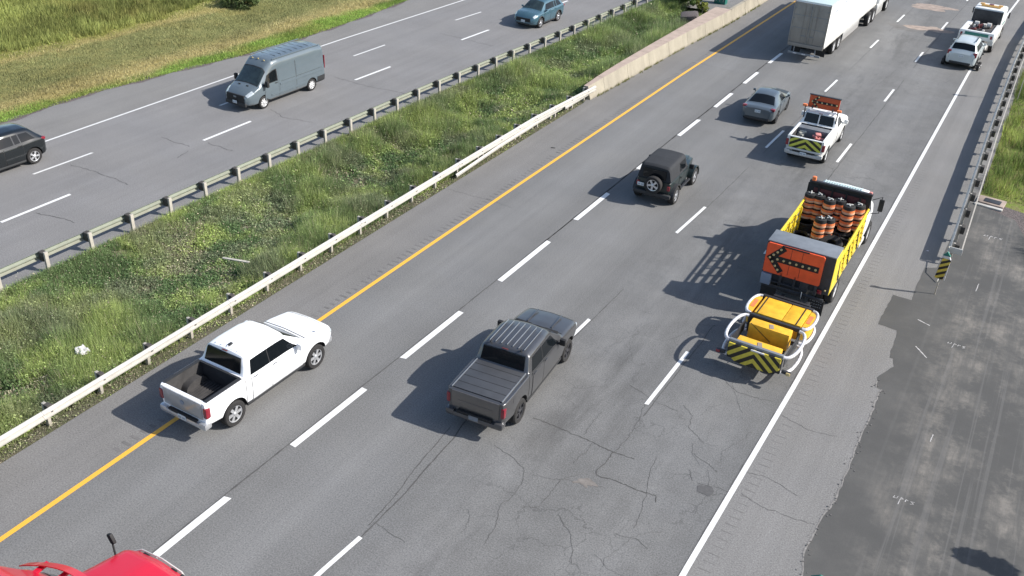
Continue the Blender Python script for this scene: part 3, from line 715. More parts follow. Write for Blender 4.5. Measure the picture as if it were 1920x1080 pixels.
# lower rub rail near the barrier
mb = MB(); 
y = 34.0; org = Vector(g1.location)
me = wbeam(3.6, 0.20, 0.06).mesh('rub_rail', M['galv'], 30)
for k in range(4):
    y0_ = 33.4+3.5*k; link('rub_rail', me, g1, loc=(poly_x(EGR, y0_)-org.x+0.005+0.004*(k % 2), y0_-org.y, (0.10, 0.26, 0.30, 0.31)[k]), rot=(math.radians((2.6, 0.6, 0, 0)[k]), 0, 0))
for y in np.arange(36.0, 47, 1.8): link('post', bpy.data.objects['post'].data, g1, loc=(poly_x(EGR, y)-org.x-0.2, y-org.y, -0.12))
rail_run('guard_rail', 'weathered guard rail with exposed posts between the far road and the weeds', WGR, 4, 100, -1, 0.58, M['galv_green'], M['post_steel'], 0.30, 0.80, 1.88, (0.22, 0.20, 0.36), (0.10, 0.14), jig=0.02,
         postys=[2.6+1.88*k+0.2 for k in range(1, 52)])
# right: double faced rail, front beam, back beam, posts and blocks between
RG0 = 38.0
t = thing('guard_rail', 'double sided guard rail along the right shoulder behind the striped marker', 'guard rail', (poly_x(RGR, RG0), RG0, 0)); org = Vector(t.location)
mA = wbeam(3.8, 0.35).mesh('rail_panel', M['galv_dark'], 30)
mBk = MB().box((0, 1.9, 0), (0.05, 3.86, 0.07)).mesh('back_rail', M['post_steel'], 0)
y = RG0; k = 0
while y < 128:
    x0, x1 = poly_x(RGR, y), poly_x(RGR, y+3.8); a = math.atan2(-(x1-x0), 3.8)
    link('rail_panel', mA, t, loc=(x1-org.x-0.004*(k % 2), y+3.8-org.y, 0.60+0.004*(k % 2)), rot=(0, 0, a+PI))
    link('back_rail', mBk, t, loc=(x0-org.x+0.42, y-org.y, 0.71+0.003*(k % 2)), rot=(0, 0, a))
    y += 3.8; k += 1
pm = MB().rbox((0, 0, 0.2), (0.09, 0.10, 1.10), 0.012).mesh('post', M['post_steel'], 30)
bmk = MB().rbox((0, 0, 0), (0.16, 0.34, 0.32), 0.012).mesh('offset_block', M['block_wood'], 30)
for k in range(48):
    y = RG0+0.35+1.9*k; x = poly_x(RGR, y)-org.x
    link('post', pm, t, loc=(x+0.10, y-org.y, 0), rot=(0, random.uniform(-.02, .02), 0))
    link('offset_block', bmk, t, loc=(x+0.22, y-org.y, 0.60))
MB().rbox((0.21, -0.08, 0.62), (0.50, 0.05, 0.26), 0.02).build('end_plate', M['galv'], t)
MB().tube([(0.0, -0.1, 0.55), (-0.02, -1.2, 0.45), (-0.05, -2.0, 0.05)], 0.02, 6).build('anchor_cable', M['galv'], t)
# hazard marker
t = thing('hazard_marker', 'yellow and black striped hazard marker on a thin post with green cap', 'road sign', (17.88, 35.0, 0))
MB().tube([(0, 0, -0.1), (0, 0, 1.66)], 0.022, 8).build('post', M['post_steel'], t)
MB().rbox((0, 0, 0), (0.30, 0.016, 0.86), 0.006).build('marker_panel', M['hazard'], t, loc=(0.0, -0.035, 1.12), rot=(0, 0.10, 0))
MB().prism([(-0.16, 0), (0.16, 0), (0.10, 0.11), (-0.12, 0.10)], -0.01, 0.09, 'y').build('reflector_box', M['tube_white'], t, loc=(0, -0.03, 1.555))
MB().prism([(-0.14, 0), (0.14, 0), (0, 0.17)], -0.02, 0.08, 'y').build('cap', M['teal'], t, loc=(0, -0.02, 1.66))
MB().rbox((0.165, 0.03, 1.1), (0.03, 0.12, 0.86), 0.01).build('side_panel', M['tube_white'], t)
# near delineator whose cap shows at the bottom edge
t = thing('delineator', 'green pyramid cap of a marker post at the bottom edge of the apron', 'marker post', (17.78, 17.2, 0), 0.5)
MB().tube([(0, 0, -0.1), (0, 0, 1.15)], 0.03, 8).build('post', M['post_steel'], t)
mb = MB(); mb.add([(-.15, -.15, 0), (.15, -.15, 0), (.15, .15, 0), (-.15, .15, 0), (0, 0, .2)], [(3, 2, 1, 0), (0, 1, 4), (1, 2, 4), (2, 3, 4), (3, 0, 4)])
mb.build('cap', M['teal'], t, loc=(0, 0, 1.12))
# slim post whose shadow crosses the shoulder
t = thing('snow_marker', 'slim tall marker post behind the right guard rail beside the grass', 'marker post', (18.35, 62.3, 0))
MB().tube([(0, 0, -0.1), (0, 0, 2.8)], 0.03, 6).build('post', M['post_steel'], t)
MB().rbox((0, 0, 2.5), (0.05, 0.20, 0.6), 0.01).build('reflector', M['galv'], t)
# inlet slab beside the grass
t = thing('drain_inlet', 'broken pale concrete drain slab between guard rail and roadside grass', 'drain', (18.75, 45.4, 0), -0.1)
MB().rbox((0, 0, 0.02), (1.15, 0.85, 0.16), 0.03).build('slab', M['sand'], t)
MB().rbox((0.05, -0.05, 0.11), (0.7, 0.45, 0.03), 0.01).build('grate', M['dark_steel'], t)
MB().rbox((0, -0.62, 0.01), (1.2, 0.22, 0.12), 0.03).build('kerb', M['galv'], t)
for k in range(4):
    blobm = MB(); blobm.rbox((0, 0, 0), (random.uniform(.3, .6), random.uniform(.2, .4), .2), 0.09)
    o = blobm.build('rock', M['sand'], None, loc=(20.2+random.uniform(-.4, .8), 50.5+random.uniform(-1.5, 1.5), 0.05), rot=(.3, .2, random.uniform(0, 3)))
    tag(o, ('flat pale rock in the grass right of the guard rail', 'small tilted rock in the grass right of the guard rail', 'rounded rock in the grass right of the guard rail', 'broken concrete lump in the grass right of the guard rail')[k], 'rock', 'rocks in the roadside grass')

# ------------------------------------------------------------------ concrete barrier
def conc():
    t = NT('concrete'); x, y, z = t.xyz()
    base = t.mix(t.noise(0.8, 5, 0.65), (0.38, 0.34, 0.26), (0.25, 0.225, 0.18))
    run = t.rng(t.noise(1.0, 5, 0.7, t.mapped((1, 1.4, 0.3))), 0.35, 0.65, 0.86, 1.10)
    c = t.scale_col(base, run); c = t.mix(t.rng(t.math('ADD', z, t.math('MULTIPLY', t.noise(3, 3), 0.25)), 0.10, 0.28, 0.6, 0), c, (0.16, 0.14, 0.10))
    t.color(t.scale_col(c, t.rng(t.noise(30, 3), 0.3, 0.7, 0.9, 1.1))); t.b.inputs['Roughness'].default_value = 0.9; t.bump(t.noise(25, 4), 0.3, 0.01); return t.m
M['concrete'] = conc()
M['concrete_top'] = pbr('concrete_top', (0.37, 0.29, 0.24), 0.9, 0, 0, 0.12, 2.0, bump=0.2)
t = thing('concrete_barrier', 'stained tan concrete barrier that widens towards the far end', 'barrier', (0, 0, 0))
ys = [46.7, 48.5, 51.5, 54.5, 57.5, 60.5, 63.5, 66.5, 68.4]
def tf(y): return poly_x(BFR, y)-0.20
def bk(y): return float(np.interp(y, [46.7, 50, 58, 68.4], [-2.78, -2.80, -2.78, -2.72]))
def hz(y): return float(np.interp(y, [46.7, 49, 52], [0.74, 0.84, 0.88]))
for a, b in zip(ys[:-1], ys[1:]):
    mb = MB(); vs = []
    for y in (a+0.012, b-0.012):
        h = hz(y); vs += [(poly_x(BFR, y), y, -0.05), (poly_x(BFR, y)-0.02, y, 0.10), (tf(y)+0.06, y, h-0.3), (tf(y), y, h), (tf(y)-0.02, y, h), (bk(y), y, h), (bk(y)-0.10, y, -0.3)]
    fs = [(i, i+1, i+8, i+7) for i in range(6)] + [(6, 0, 7, 13), (6, 5, 4, 3, 2, 1, 0), (7, 8, 9, 10, 11, 12, 13)]
    mb.add(vs, [f[::-1] for f in fs]); me = mb.mesh('barrier_section', [M['concrete'], M['concrete_top']], 25)
    bm = bmesh.new(); bm.from_mesh(me); bmesh.ops.recalc_face_normals(bm, faces=bm.faces)
    for f in bm.faces: f.material_index = 1 if f.normal.z > 0.9 else 0
    bm.to_mesh(me); bm.free(); link('barrier_section', me, t)
for k in range(20):
    a, b = 68.45+3*k, 71.42+3*k; mb = MB(); vs = []
    for y in (a+0.012, b):
        x = poly_x(BFR, y); vs += [(x, y, -0.05), (x-0.02, y, 0.1), (x-0.16, y, 0.4), (x-0.20, y, 0.88), (x-0.42, y, 0.88), (x-0.60, y, -0.05)]
    mb.add(vs, [(i, i+1, i+7, i+6) for i in range(5)] + [(5, 0, 6, 11), (5, 4, 3, 2, 1, 0), (6, 7, 8, 9, 10, 11)])
    me = mb.mesh('barrier_section', M['concrete'], 25); bm = bmesh.new(); bm.from_mesh(me); bmesh.ops.recalc_face_normals(bm, faces=bm.faces); bm.to_mesh(me); bm.free(); link('barrier_section', me, t)
strip(lambda y: -6.5, lambda y: poly_x(BFR, y)-0.5, 70.3, 130, 0.02).build('median_paving', M['asphalt_shoulder'], kind='structure')
o = MB().rbox((0, 0, 0), (1.3, 1.3, 0.8), 0.25).build('concrete_footing', M['gravel'], None, loc=(-4.1, 66.9, 0.1), rot=(0.1, -0.15, 0.3)); tag(o, 'pale grey concrete lump behind the wide end of the barrier', 'rubble')
t = thing('utility_cabinet', 'small green utility cabinet among the shrubs behind the concrete barrier', 'cabinet', (-3.9, 73.2, 0))
MB().rbox((0, 0, 0.6), (0.9, 0.6, 1.2), 0.03).build('housing', M['teal'], t)
for k in range(3): MB().box((-0.28+0.28*k, -0.31, 0.65), (0.05, 0.03, 0.9)).build('door_rib', M['galv_green'], t)
# litter in the median
mb = MB(); random.seed(3); n = 14
bm = bmesh.new(); bmesh.ops.create_icosphere(bm, subdivisions=3, radius=0.24)
for v in bm.verts:
    p = v.co; k = 1+0.45*math.sin(p.x*23+p.z*11)*math.cos(p.y*19)+random.uniform(-.22, .22); v.co = Vector((p.x*k*0.9, p.y*k*0.7, max(-0.05, p.z*k*0.38)))
me = bpy.data.meshes.new('plastic_bag'); bm.to_mesh(me); bm.free(); me.materials.append(M['cloth_white'])
tag(link('plastic_bag', me, None, loc=(-4.85, 15.05, 0.12)), 'crumpled white plastic bag lying in the median weeds', 'bag')
tag(MB().rbox((0, 0, 0), (1.05, 0.10, 0.04), 0.01).build('wood_lath', M['weathered_wood'], None, loc=(-4.75, 21.75, 0.38), rot=(0, 0.02, 0.32)), 'pale wooden lath lying across the weeds near the guard rail', 'plank')
tag(MB().rbox((0, 0, 0.01), (0.22, 0.05, 0.02), 0.008).build('tyre_scrap', M['rubber'], None, loc=(-0.7, 39.2, 0.01), rot=(0, 0, 0.4)), 'dark scrap of tyre rubber lying on the left shoulder', 'debris')

# ------------------------------------------------------------------ weeds and grass (real blades)
def vnoise(x, y, s, seed=0):
    x = x/s; y = y/s; xi = np.floor(x).astype(int); yi = np.floor(y).astype(int); fx_ = x-xi; fy_ = y-yi
    fx_ = fx_*fx_*(3-2*fx_); fy_ = fy_*fy_*(3-2*fy_)
    def h(a, b): return (np.sin(a*127.1+b*311.7+seed*74.7)*43758.5453) % 1.0
    return (h(xi, yi)*(1-fx_)+h(xi+1, yi)*fx_)*(1-fy_) + (h(xi, yi+1)*(1-fx_)+h(xi+1, yi+1)*fx_)*fy_
def fbm(x, y, s, seed=0): return 0.55*vnoise(x, y, s, seed)+0.3*vnoise(x, y, s/2.3, seed+5)+0.15*vnoise(x, y, s/5.1, seed+9)
def grass_mat():
    t = NT('grass_blades'); a = t.n('ShaderNodeAttribute'); a.attribute_name = 'tint'
    t.color(a.outputs['Color']); t.b.inputs['Roughness'].default_value = 0.65; t.b.inputs['Specular IOR Level'].default_value = 0.2
    tr = t.n('ShaderNodeBsdfTranslucent'); t.l(a.outputs['Color'], tr.inputs['Color'])
    mx = t.n('ShaderNodeMixShader'); mx.inputs[0].default_value = 0.3
    out = [n for n in t.t.nodes if n.type == 'OUTPUT_MATERIAL'][0]
    t.l(t.b.outputs[0], mx.inputs[1]); t.l(tr.outputs[0], mx.inputs[2]); t.l(mx.outputs[0], out.inputs['Surface']); return t.m
M['grass'] = grass_mat()
def blades(name, x, y, h, w, col, lean=0.35, label=None, zf=None, leaf=False):
    """one thin triangle per blade (or a tilted diamond per leaf)"""
    n = len(x); a = rng.uniform(0, 2*PI, n); z = np.array([terrain_z(px, py) for px, py in zip(x, y)]) if zf is None else zf
    la = rng.uniform(0, 2*PI, n); ll = h*lean*rng.uniform(0.2, 1.3, n)
    if not leaf:
        v = np.zeros((n, 3, 3)); dx, dy = np.cos(a)*w/2, np.sin(a)*w/2
        v[:, 0] = np.stack([x-dx, y-dy, z-0.03], 1); v[:, 1] = np.stack([x+dx, y+dy, z-0.03], 1)
        v[:, 2] = np.stack([x+np.cos(la)*ll, y+np.sin(la)*ll, z+h], 1); k = 3
    else:
        v = np.zeros((n, 4, 3)); hh = rng.uniform(0.15, 1.0, n)*h; t1 = rng.uniform(-.6, .6, n)*w; t2 = rng.uniform(-.6, .6, n)*w
        ux, uy = np.cos(a), np.sin(a)
        c = np.stack([x, y, z+hh], 1)
        v[:, 0] = c+np.stack([ux*w, uy*w, t1], 1); v[:, 1] = c+np.stack([-uy*w*.6, ux*w*.6, t2], 1)
        v[:, 2] = c-np.stack([ux*w, uy*w, t1], 1); v[:, 3] = c-np.stack([-uy*w*.6, ux*w*.6, t2], 1); k = 4
    me = bpy.data.meshes.new(name); me.vertices.add(n*k); me.vertices.foreach_set('co', v.reshape(-1))
    me.loops.add(n*k); me.loops.foreach_set('vertex_index', np.arange(n*k)); me.polygons.add(n)
    me.polygons.foreach_set('loop_start', np.arange(n)*k); me.polygons.foreach_set('loop_total', np.full(n, k))
    me.update(calc_edges=True); at = me.attributes.new('tint', 'FLOAT_COLOR', 'POINT')
    cc = np.ones((n, k, 4)); cc[:, :, :3] = col[:, None, :]; at.data.foreach_set('color', cc.reshape(-1))
    me.materials.append(M['grass']); return link(name, me, kind='stuff', label=label)
def mixc(a, b, f): return np.array(a)[None]*(1-f[:, None])+np.array(b)[None]*f[:, None]
def inter(pts, y): return np.interp(y, [p[1] for p in pts], [p[0] for p in pts])
def median_pts(n, y0, y1):
    y = rng.uniform(y0, y1, n); l = inter(WGR, y)+0.32; r = np.where(y < 46.6, inter(ESH, y)-0.02, -2.95)
    u = rng.uniform(0, 1, n); return l+(r-l)*u, y, u
def median(n, y0, y1, leaf, ws):
    x, y, u = median_pts(n, y0, y1)
    p1 = fbm(x, y, 3.2, 1); p2 = fbm(x, y, 1.3, 2); dens = fbm(x, y, 0.8, 3)
    edge = (x > inter(ESH, y)-0.55) & (y < 46.6)
    bare = (fbm(x, y, 2.2, 8) > 0.69)
    keep = (dens > 0.22) & ~(bare & (rng.uniform(0, 1, n) < 0.35)) & ~(edge & (rng.uniform(0, 1, n) < 0.72))
    tall = np.clip((0.40-u)*2.6, 0, 1)*0.40 + np.clip((0.16-np.abs(u-0.80))*6, 0, 1)*0.25 + np.clip((p1-0.44)*4, 0, 1)*0.75
    if leaf: keep &= (tall < 0.75) | (rng.uniform(0, 1, n) < 0.2)
    else: keep &= (tall > 0.2) | (rng.uniform(0, 1, n) < 0.45)
    x, y, u, p1, p2, tall, edge, bare = (q[keep] for q in (x, y, u, p1, p2, tall, edge, bare)); m = len(x)
    far = np.clip((y-44)/14, 0, 1)
    h = np.where((y > 65) & (x > -5.6), 0.35, 1.0)*(0.20+0.62*tall+0.22*far)*rng.uniform(0.5, 1.3, m)*(0.55+0.9*fbm(x, y, 0.9, 35)); h = np.where(edge, 0.10*rng.uniform(.5, 1.4, m), h); h = np.where(bare, h*0.6, h); h = np.where(u < 0.13, np.minimum(h, 0.34), h)
    c = mixc((0.32, 0.395, 0.13), (0.12, 0.19, 0.08), np.clip((p2-0.38)*4.0, 0, 1))
    c = c*(1-0.35*tall[:, None])+np.array((0.33, 0.38, 0.14))[None]*0.35*tall[:, None]
    c = c*(1-0.35*far[:, None])+np.array((0.19, 0.26, 0.10))*0.35*far[:, None]
    dry = (rng.uniform(0, 1, m) < np.where(edge, 0.55, np.where(bare, 0.35, 0.08)))
    c = np.where(dry[:, None], np.array((0.42, 0.37, 0.26))[None]*rng.uniform(.6, 1.1, m)[:, None], c)
    low = fbm(x, y, 5.0, 31); c = c*(0.85+0.55*low)[:, None]; gd = np.clip((fbm(x, y, 1.8, 33)-0.55)*4, 0, .45)[:, None]; c = c*(1-gd)+np.array((0.27, 0.27, 0.19))*gd
    c *= rng.uniform(0.45, 1.45, m)[:, None]
    if leaf: h = h*0.8
    ww = ws*(1+np.clip((y-20)/40, 0, 1.0))*rng.uniform(.6, 1.4, m)*np.where(edge, .7, 1)
    if leaf: ww *= 1.5
    return blades('median_weeds', x, y, h, ww, c, 0.45, 'dense weeds and tall grass in the median', leaf=leaf)
median(360000, 8, 40, False, 0.017)
median(200000, 8, 40, True, 0.021)
median(230000, 40, 75, False, 0.019)
median(60000, 40, 75, True, 0.021)
# seed heads and pale umbels
def umbels(n):
    x, y, u = median_pts(n, 9, 66); h = rng.uniform(0.45, 0.8, n); m = n*12
    X = np.repeat(x, 12)+rng.normal(0, .05, m); Y = np.repeat(y, 12)+rng.normal(0, .05, m); Hh = np.repeat(h, 12)+rng.normal(0, .02, m)
    return blades('seed_heads', X, Y, Hh, np.full(m, 0.016), np.tile(np.array((0.55, 0.55, 0.42)), (m, 1))*rng.uniform(.6, 1.1, m)[:, None], leaf=True, label='pale seed heads standing above the median weeds')
umbels(260)
def west(n, y0, y1):
    y = rng.uniform(y0, y1, n); d = rng.uniform(0, 1, n)**1.3*22; x = inter(WSH, y)-0.15-d
    nz = fbm(x, y, 3.5, 11); xw = x+(nz-0.5)*2.6-0.035*y
    green, gold, olive, field = (np.array(q) for q in ((0.27, 0.39, 0.09), (0.44, 0.39, 0.20), (0.25, 0.26, 0.115), (0.29, 0.32, 0.10)))
    def st(e0, e1): return np.clip((xw-e0)/(e1-e0), 0, 1)[:, None]
    c = gold+(green-gold)*st(-26.7, -25.9); c = olive+(c-olive)*st(-29.2, -27.6); c = field+(c-field)*st(-34.9, -34.0)
    g2 = ((xw < -33.6) & (xw > -35.0))[:, None]; c = np.where(g2 & (rng.uniform(0, 1, n) < .7)[:, None], gold, c)
    fld = xw < -35.2
    pt = fbm(x, y, 2.2, 14); c = c*(1-np.clip((pt-.5)*1.4, 0, .6)[:, None])+np.array((.40, .33, .12))*np.clip((pt-.5)*1.4, 0, .6)[:, None]
    h = np.where(fld, 0.42, np.where(xw > -26, 0.10, 0.10))*rng.uniform(.5, 1.3, n)*(0.3+1.4*fbm(x, y, 1.4, 15))
    c = c*rng.uniform(.55, 1.35, n)[:, None]*np.where(fld, 0.25+1.4*fbm(x, y, 3.4, 17), 0.6+0.8*fbm(x, y, 2.6, 18))[:, None]
    return blades('verge_grass', x, y, h, 0.045*rng.uniform(.6, 1.5, n), c, 0.5, 'mown and dry meadow grass beyond the far carriageway')
west(270000, 15, 85)
def rightg(n):
    y = rng.uniform(38, 105, n); x = np.maximum(inter(RGR, y)+0.62, np.where(y < 46, 21.0-(y-38)*0.06, 0))+rng.uniform(0, 1, n)**1.2*9
    p = fbm(x, y, 2.0, 21); k = (p > 0.22); x, y, p = x[k], y[k], p[k]; m = len(x)
    c = mixc((0.40, 0.48, 0.13), (0.16, 0.23, 0.07), np.clip((fbm(x, y, 1.5, 25)-0.3)*2.6, 0, 1)); dry = rng.uniform(0, 1, m) < 0.18+0.3*(x > 21)
    c = np.where(dry[:, None], np.array((0.32, 0.27, 0.14)), c)*rng.uniform(.55, 1.35, m)[:, None]
    h = (0.15+0.65*np.clip((fbm(x, y, 1.2, 26)-.42)*3, 0, 1))*rng.uniform(.5, 1.3, m)
    return blades('roadside_grass', x, y, h, 0.035*rng.uniform(.6, 1.5, m), c, 0.5, 'bright green grass right of the guard rail')
rightg(90000)
# small tufts at the foot of the concrete barrier and the rails
def tufts(pts, y0, y1, n, off, name):
    yc = rng.uniform(y0, y1, n); m = n*14; y = np.repeat(yc, 14)+rng.normal(0, .10, m); x = inter(pts, y)+off+np.abs(rng.normal(0, .05, m))
    c = mixc((0.16, 0.20, 0.05), (0.26, 0.23, 0.12), rng.uniform(0, 1, m))
    return blades(name, x, y, rng.uniform(.05, .2, m), np.full(m, .03), c, .6, 'small weeds rooted along the foot of the barrier', zf=np.zeros(m))
tufts(BFR, 47, 75, 90, 0.0, 'barrier_weeds')

def shrub(name, label, cat, loc, rad, hgt, n, col, group=None, seedv=0, trunk=0.0):
    """trunk and limbs plus a crown of many small leaf faces grouped in clumps"""
    r = np.random.default_rng(seedv); t = thing(name, label, cat, loc, 0, group)
    mb = MB(); ncl = 14
    cl = np.stack([r.normal(0, .45, ncl)*rad, r.normal(0, .45, ncl)*rad, trunk+hgt*r.uniform(.25, .95, ncl)], 1)
    mb.tube([(0, 0, -0.2), (0.03*rad, 0, trunk+hgt*0.3), (0, 0.05, trunk+hgt*0.6)], [0.05*rad+.02, 0.035*rad+.015, 0.015], 7)
    for q in cl[:8]: mb.tube([(0, 0, trunk*0.7+hgt*0.15), tuple(q*np.array((.5, .5, .75))), tuple(q)], [0.02*rad+.01, 0.015*rad+.006, .005], 5)
    mb.build('trunk', M['block_wood'], t)
    k = r.integers(0, ncl, n); d = r.normal(0, 1, (n, 3)); d /= np.linalg.norm(d, axis=1)[:, None]
    rr = rad*r.uniform(.22, .48, ncl)[k]*r.uniform(.3, 1, n)**.4; c = cl[k]+d*rr[:, None]*np.array((1, 1, .8))
    u = r.normal(0, 1, (n, 3)); u /= np.linalg.norm(u, axis=1)[:, None]; v_ = np.cross(u, d); v_ /= np.linalg.norm(v_, axis=1)[:, None]+1e-6
    s = r.uniform(.05, .11, n)[:, None]*(0.6+0.3*rad)
    V = np.stack([c+u*s, c+v_*s*.6, c-u*s, c-v_*s*.6], 1); me = bpy.data.meshes.new('crown'); me.vertices.add(n*4); me.vertices.foreach_set('co', V.reshape(-1))
    me.loops.add(n*4); me.loops.foreach_set('vertex_index', np.arange(n*4)); me.polygons.add(n); me.polygons.foreach_set('loop_start', np.arange(n)*4); me.polygons.foreach_set('loop_total', np.full(n, 4)); me.update(calc_edges=True)
    at = me.attributes.new('tint', 'FLOAT_COLOR', 'POINT'); cc = np.ones((n, 4, 4)); cc[:, :, :3] = (np.array(col)[None]*(0.6+0.8*r.uniform(0, 1, ncl)[k][:, None]*0.6+r.uniform(0, .5, n)[:, None]))[:, None, :]
    at.data.foreach_set('color', cc.reshape(-1)); me.materials.append(M['grass']); link('crown', me, t); return t
shrub('shrub', 'dark green shrub behind the concrete barrier, nearest the green cabinet', 'shrub', (-5.3, 70.9, 0), 1.1, 1.7, 2600, (.09, .14, .04), 'shrubs behind the barrier', 1)
shrub('shrub', 'rounded green shrub left of the cabinet shrub behind the barrier', 'shrub', (-6.4, 70.6, 0), 1.2, 1.5, 2600, (.10, .16, .045), 'shrubs behind the barrier', 2)
shrub('shrub', 'low shrub nearest the end of the far guard rail', 'shrub', (-7.5, 72.5, 0), 1.2, 1.4, 2200, (.08, .12, .04), 'shrubs behind the barrier', 3)
shrub('shrub', 'yellow green bush in front of the cabinet behind the barrier', 'shrub', (-4.3, 70.2, 0), 0.55, 0.6, 900, (.20, .22, .05), 'shrubs behind the barrier', 4)
shrub('bush', 'dark rounded bush in the tall field at the top edge', 'bush', (-31.4, 50.4, -0.4), 1.5, 1.7, 3600, (.08, .11, .04), None, 5)
shrub('roadside_tree', 'young leafy tree right of the frame whose shadow falls on the apron', 'tree', (25.9, 21.75, 0), 1.35, 2.2, 5200, (.09, .14, .04), None, 6, 1.6)

# ================================================================== VEHICLES  (each built at the origin facing +y)
def plate(t, y, z, x=0.0, w=0.31, rot=0.0, label=None, mat=None):
    s = 1 if y > 0 else -1
    o = MB().rbox((0, 0, 0), (w, 0.012, 0.155), 0.012).build('licence_plate', mat or M['plate'], t, loc=(x, y, z), rot=(rot, 0, 0))
    mb = MB()
    for k in range(7):
        if k != 3: mb.box((-0.115+0.038*k, 0.008*s, -0.005), (0.022, 0.003, 0.06))
    mb.build('plate_characters', M['grey_box'], o)
def windows_side(b, t, segs, w0, w1, mat, off=0.006):
    """segs: list of ((y0 at w0, y0 at w1), (y1 at w0, y1 at w1)); w0 is the roof side"""
    for sx in (-1, 1):
        for a, c in segs:
            b.patch(a, c, sx*w0, sx*w1, off, 6, 5, 0.03).build('side_window', mat, t)
def doors(b, t, segs, w0, w1, mat, handle_mat, hy=0.14, fwd=1):
    for sx in (-1, 1):
        for a, c in segs:
            b.patch(a-0.014, c+0.014, sx*(w0-0.03), sx*(w1+0.03), 0.007, 10, 10, 0.01).build('door_gap', M['black'], t)
            d = b.patch(a, c, sx*w0, sx*w1, 0.014, 10, 10, 0.012).build('door', mat, t)
            y = a+hy if fwd > 0 else c-hy; p = b.P(y, sx*(w0+0.55)); n = b.N(y, sx*(w0+0.55))
            MB().rbox(p+n*0.035, (0.03, 0.20, 0.035), 0.012).build('handle', handle_mat, d)

